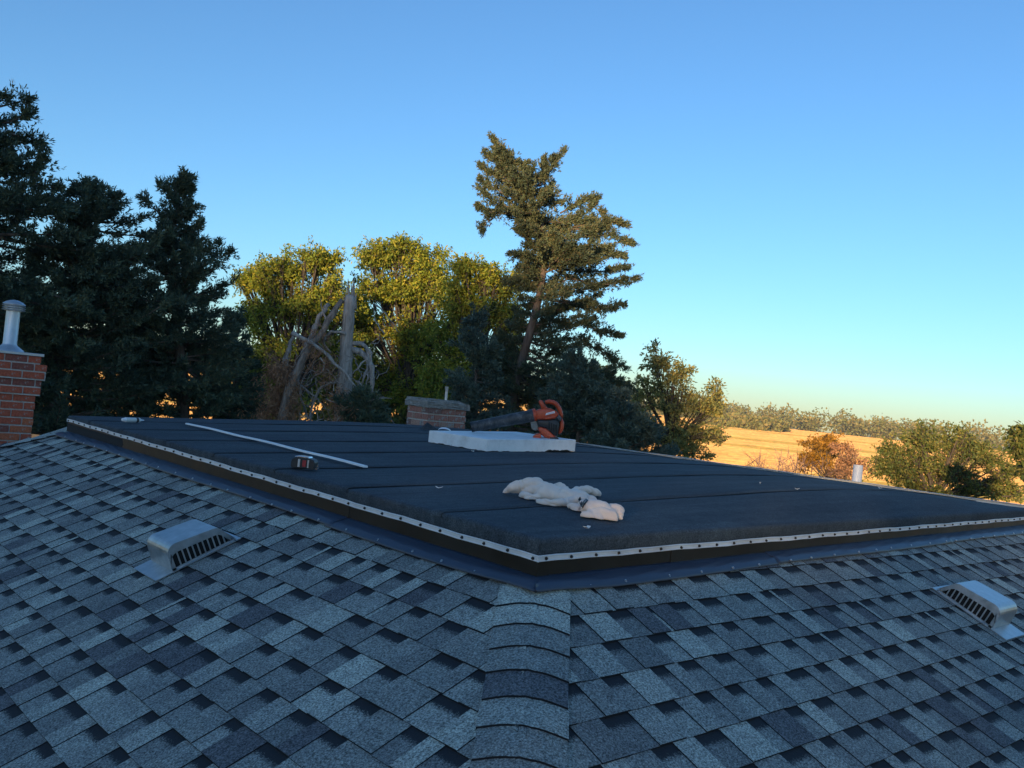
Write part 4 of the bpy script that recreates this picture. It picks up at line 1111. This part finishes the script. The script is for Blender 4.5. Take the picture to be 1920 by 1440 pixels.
# lower blue-green cedars round its foot
cedar('cedar_tree', 'blue-green cedar filling the left foot of the tall leaning cedar', trunk_from([(890, 820), (892, 720), (895, 610)], 18.5), .10,
      [(585, 886, 902), (620, 866, 925), (660, 845, 945), (700, 838, 945), (760, 830, 955), (830, 830, 960)], 18.5, 95, CEDAR_BL, dens=1.35, el=(0, 45), leafL=.085, leafW=.024, seed=5)
cedar('cedar_tree', 'blue-green cedar bush right of the leaning trunk, behind the blower', trunk_from([(1082, 840), (1084, 760), (1080, 675)], 18), .10,
      [(660, 1070, 1090), (690, 1050, 1115), (720, 1030, 1150), (770, 1000, 1185), (830, 985, 1200)], 18, 95, CEDAR_BL, dens=1.35, el=(0, 45), leafL=.085, leafW=.024, seed=6)
cedar('cedar_tree', 'low blue-green cedar at the deck rim beneath the pale autumn tree', trunk_from([(1165, 870), (1168, 800), (1165, 745)], 17), .08,
      [(735, 1155, 1175), (765, 1130, 1205), (800, 1110, 1235), (850, 1100, 1290), (880, 1100, 1300)], 17, 70, CEDAR_BL, dens=1.3, el=(5, 45), leafL=.085, leafW=.024, seed=7)
cedar('cedar_tree', 'small green cedar sprouting at the foot of the dead snag', trunk_from([(690, 830), (690, 780), (690, 740)], 15.5), .05,
      [(735, 684, 696), (755, 640, 712), (800, 600, 725)], 15.5, 45, CEDAR_DK, dens=1.3, el=(5, 45), seed=8)

# dead broken cedar
def snag():
    d = 16.0
    g = at(650, 800, d)
    t = empty('dead_tree', (g[0], g[1], GZ), 0, 'dead grey broken tree with splintered top and fallen limbs', 'tree', None)
    r = np.random.default_rng(5)
    def path(pts, dz=None, n=16, wob=.012):
        E_ = np.array([at(a, b, d+(dz[i] if dz else 0)) for i, (a, b) in enumerate(pts)])
        sx = np.r_[0, np.cumsum(np.linalg.norm(np.diff(E_, axis=0), axis=1))]; sx /= sx[-1]; u = np.linspace(0, 1, n)
        # smooth through the survey points
        k = min(3, len(pts)-1); out = np.stack([np.polyval(np.polyfit(sx, E_[:, c], k), u) if len(pts) > 2 else np.interp(u, sx, E_[:, c]) for c in range(3)], 1)
        return out + r.normal(size=(n, 3))*wob
    S = d/FPX
    mb = MB()
    tp = path([(640, 830), (645, 740), (650, 640), (655, 590), (657, 555)], n=20, wob=.006); bt = tp[0].copy(); bt[2] = GZ-.1
    mb.tube([bt]+list(tp), [.24]+list(np.interp(np.linspace(0, 1, 20), [0, .35, .6, .85, 1], [.165, .145, .115, .105, .09])), 12)
    for (x0, y0, x1, y1, rr) in ((652, 580, 648, 548, .04), (657, 575, 653, 522, .034), (662, 575, 664, 518, .036), (660, 575, 659, 530, .03), (665, 580, 668, 550, .03), (650, 585, 643, 556, .035)):
        mb.tube(list(path([(x0, y0), (x1, y1)], n=5, wob=.008)), [rr, rr*.9, rr*.7, rr*.4, .004], 6)
    mb.build('trunk', BARK_G, t, smooth=True)
    def limb(name, pts, r0, r1, dz=None, n=16, m=BARK_G, wob=.012):
        o = MB().tube(list(path(pts, dz, n, wob)), list(np.linspace(r0, r1, n)*r.uniform(.80, 1.18, n)), 7).build(name, m, t, smooth=True); return o
    limb('broken_limb', [(640, 562), (618, 600), (590, 640), (560, 690), (538, 745), (530, 800)], .052, .080, [0, -.2, -.4, -.5, -.6, -.7], m=BARK_L)
    limb('broken_limb', [(615, 570), (600, 595), (580, 640), (568, 665)], .038, .055, [0, -.1, -.2, -.3])
    limb('broken_limb', [(552, 625), (542, 650), (532, 690)], .034, .045)
    limb('bare_branch', [(548, 622), (565, 632), (590, 650), (620, 665), (640, 695), (655, 712), (680, 740)], .045, .015, [-.5]*7)
    B_ = [([(655, 645), (680, 648), (692, 655), (688, 690), (680, 720)], .045, .02), ([(660, 655), (682, 660), (695, 690), (697, 740), (694, 790)], .06, .03), ([(692, 655), (694, 680), (690, 710), (686, 738)], .03, .012),
          ([(640, 715), (615, 720), (595, 735), (585, 765), (582, 800)], .032, .018), ([(665, 715), (690, 730), (715, 745), (735, 748)], .02, .006), ([(660, 745), (655, 765), (654, 800)], .035, .03), ([(695, 735), (708, 760), (718, 790)], .022, .012),
          ([(645, 625), (625, 622), (612, 628), (620, 660)], .03, .014), ([(640, 660), (660, 670), (672, 690), (678, 705)], .022, .01), ([(690, 672), (670, 690), (650, 708)], .02, .008), ([(560, 700), (562, 740), (575, 780), (578, 805)], .025, .012),
          ([(560, 720), (590, 745), (612, 765)], .018, .006), ([(600, 670), (608, 690), (590, 705)], .016, .005), ([(704, 572), (725, 590), (740, 612), (748, 625)], .016, .004), ([(720, 625), (705, 600), (700, 570)], .014, .004),
          ([(610, 690), (640, 720), (655, 735)], .014, .006), ([(676, 725), (676, 760), (672, 800)], .018, .012), ([(566, 790), (590, 770), (575, 735)], .014, .006), ([(620, 800), (640, 770), (628, 730)], .012, .005), ([(700, 800), (705, 770), (690, 745)], .012, .004),
          ([(612, 600), (605, 580), (600, 560)], .02, .004), ([(720, 770), (735, 790), (745, 800)], .012, .004), ([(545, 700), (520, 730), (505, 770)], .018, .005), ([(535, 740), (500, 775), (470, 795)], .02, .006)]
    for i, (pts, a, b) in enumerate(B_): limb('bare_branch', pts, a, b, [r.uniform(-.5, .2)]*len(pts) if i > 6 else None, n=12, wob=.01)
    mb = MB()
    for i in range(120):
        x, y = r.uniform(530, 725), r.uniform(640, 790); a = r.uniform(0, 6.28); L = r.uniform(14, 40)
        x2, y2 = x+L*math.cos(a), y+L*math.sin(a)*.9+8
        mb.tube(list(path([(x, y), ((x+x2)/2+r.normal()*5, (y+y2)/2+r.normal()*5), (x2, y2)], [r.uniform(-.7, .6)]*3, n=6, wob=.004)), list(np.linspace(.008, .0025, 6)), 4)
    mb.build('twigs', BARK_G, t, kind='stuff')
    # rusty dead foliage hanging on the fallen limb
    Q = []
    for cx_, cy_, sx_, sy_, n in ((535, 715, 12, 22, 700), (525, 745, 20, 22, 900), (500, 785, 26, 14, 700), (520, 690, 12, 10, 300), (540, 775, 14, 18, 600), (640, 770, 14, 22, 500), (600, 640, 16, 16, 260), (612, 690, 10, 12, 200)):
        c = np.array([at(cx_+r.normal()*sx_, cy_+r.normal()*sy_, d-.35+r.normal()*.25) for _ in range(n//11)])
        P_ = np.repeat(c, 24, 0)+r.normal(size=(len(c)*24, 3))*.05
        D_ = nrm(r.normal(size=P_.shape)+np.array([0, 0, -.9])); Q.append(leaf_quads(P_, D_, nrm(r.normal(size=P_.shape)), r.uniform(.05, .13, len(P_)), r.uniform(.010, .018, len(P_))))
    quads_mesh('dead_foliage', np.concatenate(Q), LEAF_R, t)['kind'] = 'stuff'
snag()

def broadleaf(name, label, base_px, d, clumps, leaf, bark=None, n_leaf=9000, L=.11, W=.05, r0=.16, group=None, seed=0, sub=.26, per=44, fork=.45, cat='tree', hang=.35):
    """clumps: (survey x, survey y, half width px, half height px, weight[, depth offset])"""
    r = np.random.default_rng(500+seed); bark = bark or BARK_D
    S = d/FPX
    bpt = at(base_px[0], base_px[1], d); g = bpt.copy(); g[2] = ground_h(g[0], g[1])-.15
    t = empty(name, g, 0, label, cat, group)
    cs = [(at(c[0], c[1], d+(c[5] if len(c) > 5 else 0)), c[2]*S*.86, c[3]*S*.86, c[4]) for c in clumps]
    for c, rx, rz, w in list(cs):                            # smaller boughs reaching past each main clump
        for _ in range(3):
            dv = nrm(r.normal(size=3)); dv[2] = abs(dv[2])*.9 if r.random() < .7 else dv[2]
            f_ = r.uniform(.26, .46); cs.append((c + (HR*dv[0]+HF*dv[1])*rx*r.uniform(.8, 1.2) + np.array([0, 0, 1])*dv[2]*rz*r.uniform(.85, 1.2), rx*f_, rz*f_, w*f_*.42))
    tw = sum(c[3] for c in cs); mb = MB(); br = MB(); Q = []
    topc = sum(c[0]*c[3] for c in cs)/tw
    fk = bpt*(1-fork)+topc*fork; fk[2] = bpt[2]+(topc[2]-bpt[2])*fork
    pts = [g, g*.5+bpt*.5+r.normal(size=3)*.05, bpt, bpt*.5+fk*.5+r.normal(size=3)*.08, fk]
    mb.tube(pts, [r0*1.25, r0*1.05, r0, r0*.8, r0*.6], 9); mb.build('trunk', bark, t, smooth=True)
    for c, rx, rz, w in cs:
        st = pts[2]*(.4)+fk*.6 if r.random() < .6 else fk
        m1 = st*.5+c*.5+np.array([0, 0, .15])*rx+r.normal(size=3)*.12*rx
        us = np.linspace(0, 1, 9)[:, None]; cur = (1-us)**2*st+2*us*(1-us)*m1+us**2*c
        br.tube(list(cur), list(np.linspace(r0*.34, r0*.09, 9)), 6)
        k = max(3, int(n_leaf*w/tw/per))
        v = nrm(r.normal(size=(k, 3)))*(r.random((k, 1))**.45)*r.uniform(.70, 1.22, (k, 1)); v[:, 2] = np.where(v[:, 2] < -.25, v[:, 2]*.8, v[:, 2])
        ctr = c + (HR*rx)*v[:, :1] + (HF*rx*.9)*v[:, 1:2] + np.array([0, 0, 1])*rz*v[:, 2:3]
        ax = nrm(nrm(ctr-c)*.8 + r.normal(size=(k, 3))*.45 + np.array([0, 0, .15]))                       # every spray follows its own twig
        sl = sub*r.uniform(1.2, 3.4, (k, 1))
        for q, aa, ss_ in zip(ctr, ax, sl):
            a0 = cur[int(r.integers(4, 9))]; q0 = q-aa*ss_*.5; br.tube([a0, a0*.4+q0*.6+r.normal(size=3)*.06, q0, q+aa*ss_*.45], [r0*.08+.004, .010, .007, .003], 4, caps=False)
        u_ = r.uniform(-.5, .5, (k*per, 1)); wd = sub*(.62-.75*np.abs(u_+.12))
        P_ = np.repeat(ctr, per, 0) + np.repeat(ax*sl, per, 0)*u_ + r.normal(size=(k*per, 3))*np.maximum(wd, .03)*np.array([.8, .8, .55])
        dirn = nrm(np.repeat(ax, per, 0)*.55 + r.normal(size=P_.shape)*.70 + np.array([0, 0, -hang]))
        Q.append(leaf_quads(P_, dirn, nrm(r.normal(size=P_.shape)+np.array([0, 0, .5])), L*r.uniform(.6, 1.3, len(P_)), W*r.uniform(.7, 1.3, len(P_))))
    br.build('branches', bark, t, smooth=True, kind='stuff')
    quads_mesh('crown', np.concatenate(Q), leaf, t)['kind'] = 'stuff'
    return t
GB = 'autumn broadleaf trees behind the house'
broadleaf('broadleaf_tree', 'yellow-green autumn tree left of the dead snag', (545, 800), 27,
          [(500, 530, 42, 40, 2), (545, 505, 40, 38, 2), (595, 495, 42, 34, 2.2), (620, 545, 34, 40, 1.6), (480, 590, 36, 38, 1.6), (545, 580, 60, 50, 3), (605, 600, 45, 45, 2), (500, 660, 52, 50, 2.4), (580, 670, 60, 55, 3, .8), (540, 740, 75, 45, 3, .5), (462, 530, 24, 22, .6), (650, 570, 34, 44, 1.4), (640, 650, 40, 45, 1.6), (470, 700, 40, 50, 1.4)], LEAF_Y, n_leaf=47000, L=.115, W=.048, group=GB, seed=1, sub=.25)
broadleaf('broadleaf_tree', 'tallest yellow-green autumn tree right of the dead snag', (770, 800), 28.5,
          [(700, 490, 34, 30, 1.4), (740, 480, 45, 30, 2), (790, 490, 40, 38, 2), (715, 545, 45, 45, 2), (775, 550, 55, 50, 3), (825, 545, 34, 45, 1.6), (700, 620, 45, 40, 1.6), (770, 630, 60, 55, 3), (735, 710, 70, 55, 3, .6), (820, 680, 45, 60, 2), (690, 720, 30, 50, 1.2), (668, 600, 30, 40, 1.1), (680, 660, 40, 45, 1.4), (835, 620, 40, 45, 1.5), (780, 740, 60, 50, 2)], LEAF_Y, n_leaf=53000, L=.12, W=.05, group=GB, seed=2, sub=.25)
broadleaf('broadleaf_tree', 'yellow-green autumn tree left of the tall cedar, partly hidden by it', (900, 800), 26,
          [(870, 510, 30, 26, 1.3), (905, 530, 40, 34, 1.8), (950, 545, 32, 34, 1.3), (860, 570, 36, 44, 1.8), (915, 590, 45, 48, 2.2), (955, 610, 36, 44, 1.5), (850, 650, 34, 44, 1.4), (820, 720, 36, 36, 1.5), (880, 690, 45, 50, 2), (850, 770, 50, 30, 1.4), (940, 690, 45, 60, 2)], LEAF_Y, n_leaf=34000, L=.11, W=.046, group=GB, seed=3, sub=.24)
broadleaf('broadleaf_tree', 'pale airy autumn tree right of the tall cedar', (1255, 880), 24,
          [(1225, 678, 28, 30, 1), (1262, 705, 32, 30, 1.1), (1215, 735, 32, 34, 1.3), (1265, 760, 48, 34, 2), (1330, 760, 30, 36, 1.1), (1205, 800, 34, 40, 1.5), (1260, 815, 50, 36, 2), (1320, 815, 46, 34, 1.8), (1345, 745, 18, 28, .5), (1290, 850, 46, 20, 1.2), (1185, 770, 20, 40, .8)], LEAF_P, n_leaf=13000, L=.105, W=.045, r0=.10, group=GB, seed=4, sub=.20)
broadleaf('broadleaf_tree', 'low spreading olive-green tree at right beyond the deck edge', (1745, 960), 25,
          [(1680, 850, 36, 30, 1.4), (1730, 825, 40, 28, 1.6), (1790, 835, 42, 32, 1.8), (1845, 855, 36, 30, 1.4), (1880, 890, 30, 30, 1.1), (1700, 890, 50, 30, 1.9), (1770, 885, 60, 34, 2.4), (1830, 915, 50, 26, 1.8), (1660, 880, 26, 26, .9), (1740, 925, 60, 20, 1.5), (1890, 925, 26, 18, .8)], LEAF_G, n_leaf=22000, L=.10, W=.042, r0=.13, group=GB, seed=5, sub=.20, fork=.3)
broadleaf('broadleaf_tree', 'small orange autumn tree between the bare shrubs and the olive tree', (1555, 920), 34,
          [(1535, 840, 26, 22, 1.4), (1562, 838, 26, 22, 1.0), (1520, 865, 22, 20, .8), (1560, 870, 30, 22, 1.0)], LEAF_O, n_leaf=2600, L=.14, W=.06, r0=.08, group=GB, seed=6, sub=.25, fork=.3)
broadleaf('broadleaf_tree', 'thin brown-leaved tree right of the small orange tree', (1590, 925), 32,
          [(1585, 855, 26, 26, 1), (1610, 875, 26, 20, .8), (1570, 890, 30, 16, .9)], LEAF_R, n_leaf=1500, L=.12, W=.05, r0=.07, group=GB, seed=7, sub=.25, fork=.3)
broadleaf('broadleaf_tree', 'dark leafy branch tips at the right frame edge', (1985, 930), 16,
          [(1925, 850, 24, 20, 1), (1945, 885, 34, 22, 1.2), (1975, 850, 40, 50, 2.5), (1918, 818, 10, 9, .3), (1990, 910, 50, 40, 2)], LEAF_G, n_leaf=5200, L=.12, W=.05, r0=.09, group=GB, seed=8, sub=.20, fork=.3)
GU = 'dark undergrowth behind the trees'
for i, (bx, dd, cl, lab) in enumerate((
    (500, 34, [(450, 740, 50, 45, 1), (510, 720, 50, 50, 1.2), (560, 750, 50, 40, 1), (480, 790, 60, 30, 1)], 'dark shady undergrowth tree between the left cedars and the dead snag'),
    (640, 34, [(600, 720, 45, 50, 1), (650, 700, 45, 50, 1), (690, 740, 50, 45, 1.1), (640, 780, 70, 30, 1.2)], 'dark shady undergrowth tree right behind the dead snag'),
    (770, 35, [(740, 740, 50, 50, 1), (790, 720, 45, 50, 1), (830, 760, 50, 40, 1), (770, 790, 70, 28, 1)], 'dark shady undergrowth tree behind the low weathered chimney'),
    (1090, 33, [(985, 800, 50, 30, 1), (1030, 790, 50, 35, 1), (1060, 760, 60, 45, 1), (1120, 740, 50, 50, 1), (1160, 790, 50, 40, 1), (1090, 810, 70, 28, 1)], 'dark shady undergrowth tree behind the foot of the tall cedar'))):
    broadleaf('broadleaf_tree', lab, (bx, 830), dd, cl, LEAF_G, n_leaf=12000, L=.20, W=.10, r0=.12, group=GU, seed=20+i, sub=.34)
cedar('cedar_tree', 'shorter dark cedar glimpsed between the chimney flue and the broad cedar', trunk_from([(40, 830), (42, 720), (45, 560)], 19), .12, [(540, 38, 52), (600, 5, 85), (680, -30, 120), (760, -40, 130), (840, -40, 130)], 19, 70, CEDAR_DK, dens=1.1, el=(-6, 40), leafL=.11, leafW=.03, seed=11)
cedar('cedar_tree', 'shorter dark cedar filling the gap below the spiky cedar', trunk_from([(235, 830), (236, 720), (238, 540)], 18.5), .12, [(520, 232, 244), (580, 200, 275), (660, 165, 305), (740, 150, 320), (830, 150, 320)], 18.5, 80, CEDAR_DK, dens=1.1, el=(-6, 40), leafL=.11, leafW=.03, seed=12)
cedar('cedar_tree', 'low dark cedar at the right foot of the spiky cedar', trunk_from([(440, 830), (440, 740), (438, 600)], 18), .10, [(590, 432, 444), (640, 410, 465), (700, 390, 490), (760, 380, 505), (830, 375, 510)], 18, 65, CEDAR_DK, dens=1.2, el=(-4, 42), leafL=.10, leafW=.028, seed=13)
# bare shrubs
def bare_shrub(px, py, d, h, n, seed, label):
    r = np.random.default_rng(900+seed); b = at(px, py, d); g = np.array([b[0], b[1], ground_h(b[0], b[1])-.1])
    H = b[2]+h-g[2]
    t = MB()
    for i in range(n):
        a = r.uniform(0, 6.28); sp = r.uniform(.1, .9)
        top = g + np.array([math.cos(a)*sp, math.sin(a)*sp, H*r.uniform(.8, 1.0)]); m = g*.45+top*.55+np.append(r.normal(size=2)*.18, 0)
        P_ = [g+np.append(r.normal(size=2)*.15, 0), m, top]; t.tube(P_, [.035, .022, .006], 4)
        for k in range(7):
            u = r.uniform(.55, .95); q = np.array(m)*(1-u)+top*u; e = q+np.append(r.normal(size=2)*.30, r.uniform(.2, .6)); t.tube([q, q*.5+e*.5+r.normal(size=3)*.03, e], [.013, .010, .004], 3, caps=False)
    o = t.build('bare_shrub', TWIG); tag(o, label, 'shrub', 'bare shrubs beyond the far deck edge')
bare_shrub(1425, 880, 31, .75, 11, 1, 'leftmost of the leafless brown shrubs beyond the far deck edge')
bare_shrub(1452, 885, 30, .85, 12, 2, 'second leafless brown shrub from the left beyond the far deck edge')
bare_shrub(1482, 890, 31, .80, 12, 3, 'third leafless brown shrub from the left beyond the far deck edge')
bare_shrub(1508, 895, 30, .90, 10, 4, 'rightmost leafless brown shrub, next to the small orange tree')

# far wood along the top of the fields: reads as one mass
def far_wood():
    r = np.random.default_rng(77); Q = []
    def crownlet(p, rad, hgt, n):
        v = nrm(r.normal(size=(n, 3)))*(r.random((n, 1))**.35)
        lump = 1+.22*np.sin(v[:, :1]*5+p[0])*np.sin(v[:, 2:]*6+p[1])
        P_ = p + v*np.array([rad, rad, hgt*.55])*lump + np.array([0, 0, hgt*.5])
        Q.append(leaf_quads(P_, nrm(r.normal(size=P_.shape)), nrm(r.normal(size=P_.shape)), r.uniform(.9, 2.0, n), r.uniform(.7, 1.4, n)))
    for k in range(330):
        a = YAW + r.uniform(-.70, .70); rr = r.uniform(462, 590)
        x, y = rr*math.cos(a), rr*math.sin(a); h = r.uniform(7.0, 14.0)
        crownlet(np.array([x, y, ground_h(x, y)-.8]), h*r.uniform(.45, .62), h, 300)
    for k in range(26):                                     # a nearer clump that steps down into the field
        a = YAW - r.uniform(.215, .30); rr = r.uniform(360, 400); x, y = rr*math.cos(a), rr*math.sin(a); h = r.uniform(4, 6.5)
        crownlet(np.array([x, y, ground_h(x, y)-.6]), h*.5, h, 200)
    o = quads_mesh('far_wood', np.concatenate(Q), LEAF_FAR); tag(o, 'low band of autumn woodland along the far edge of the fields', 'woodland', kind='stuff')
far_wood()
# wood behind the viewer, on the sunset side; its shade covers the roof
def woodland():
    r = np.random.default_rng(78); sd = np.array([math.cos(SUN_AZ), math.sin(SUN_AZ)]); lat = np.array([-sd[1], sd[0]])
    Q = []; tr = MB()
    for l in np.arange(-36, 11.5, 2.4):
        top = np.interp(l, [-40, -9, -6, -4.9, -4.1, 4, 9, 40], [14.7, 14.7, 15.2, 14.6, 11.4, 10.7, 10.0, 9.6]) + r.uniform(-.7, .45)
        c = sd*(80+r.uniform(-4, 4)) + lat*(l+r.uniform(-.7, .7)); gz = ground_h(c[0], c[1])
        tr.tube([(c[0], c[1], gz-.1), (c[0], c[1], top-1.5)], [.28, .06], 6)
        n = 1500; v = nrm(r.normal(size=(n, 3)))*(r.random((n, 1))**.4); hz = (top-gz-.5)/2
        P_ = np.array([c[0], c[1], gz+.5+hz]) + v*np.array([2.7, 2.7, hz])
        Q.append(leaf_quads(P_, nrm(r.normal(size=P_.shape)), nrm(r.normal(size=P_.shape)), r.uniform(.8, 1.4, n), r.uniform(.6, 1.0, n)))
    o = quads_mesh('woodland', np.concatenate(Q), LEAF_G); tag(o, 'belt of trees on the sunset side behind the viewer', 'woodland', kind='stuff')
    tr.build('woodland_trunks', BARK_D, o, kind='stuff')
woodland()
# rows of cut stubble standing on the fields
def stubble():
    r = np.random.default_rng(79); dv = np.array([math.cos(ROWA), math.sin(ROWA)]); lv = np.array([math.sin(ROWA), -math.cos(ROWA)]); Q = []; MI = []
    dep = 92.0
    while dep < 470:
        seg = 3.0 + dep*.008; b = np.arange(-dep*.95, dep*.62, seg); n = len(b)
        wob = 6.0*np.sin(b*.02)
        ok = np.ones(n, bool)
        for a_, b_ in STRIPS: ok &= ~((dep+wob > a_) & (dep+wob < b_))
        MI.append(np.where(ok, 0, 1)); n = len(b)
        if n:
            p0 = dv*dep + lv*b[:, None] + r.normal(size=(n, 2))*.12; p1 = p0 + lv*seg*1.02 + dv*r.normal(size=(n, 1))*.5
            z0 = np.array([ground_h(*p) for p in p0])-.06; z1 = np.array([ground_h(*p) for p in p1])-.06
            h = r.uniform(.20, .36, n)
            Q.append(np.stack([np.c_[p0, z0], np.c_[p1, z1], np.c_[p1+dv*.05, z1+h], np.c_[p0+dv*.05, z0+h*r.uniform(.8, 1.1, n)]], 1))
        dep += 1.15 + dep*.0016
    m = leaf_mat('stubble_straw', [(.46, .27, .10), (.56, .34, .13), (.62, .39, .16), (.52, .30, .12)], .15, rough=.8)
    mg = leaf_mat('strip_grass', [(.30, .22, .07), (.36, .26, .08), (.27, .22, .07)], .15, rough=.8)
    o = quads_mesh('stubble', np.concatenate(Q), [m, mg], mi=np.concatenate(MI)); tag(o, 'golden rows of cut crop stubble on the fields', 'stubble', kind='stuff')
stubble()

# evening air between the house and the far wood
def haze():
    m = bpy.data.materials.new('haze_air'); m.use_nodes = True; n = m.node_tree.nodes; n.remove(n['Principled BSDF'])
    v = n.new('ShaderNodeVolumePrincipled'); v.inputs['Color'].default_value = (.93, .90, .84, 1); v.inputs['Density'].default_value = .0003; v.inputs['Anisotropy'].default_value = .2
    m.node_tree.links.new(v.outputs[0], n['Material Output'].inputs['Volume'])
    o = MB().box(-640, 640, -640, 640, -9, 18).build('haze', m); o['kind'] = 'stuff'
haze()
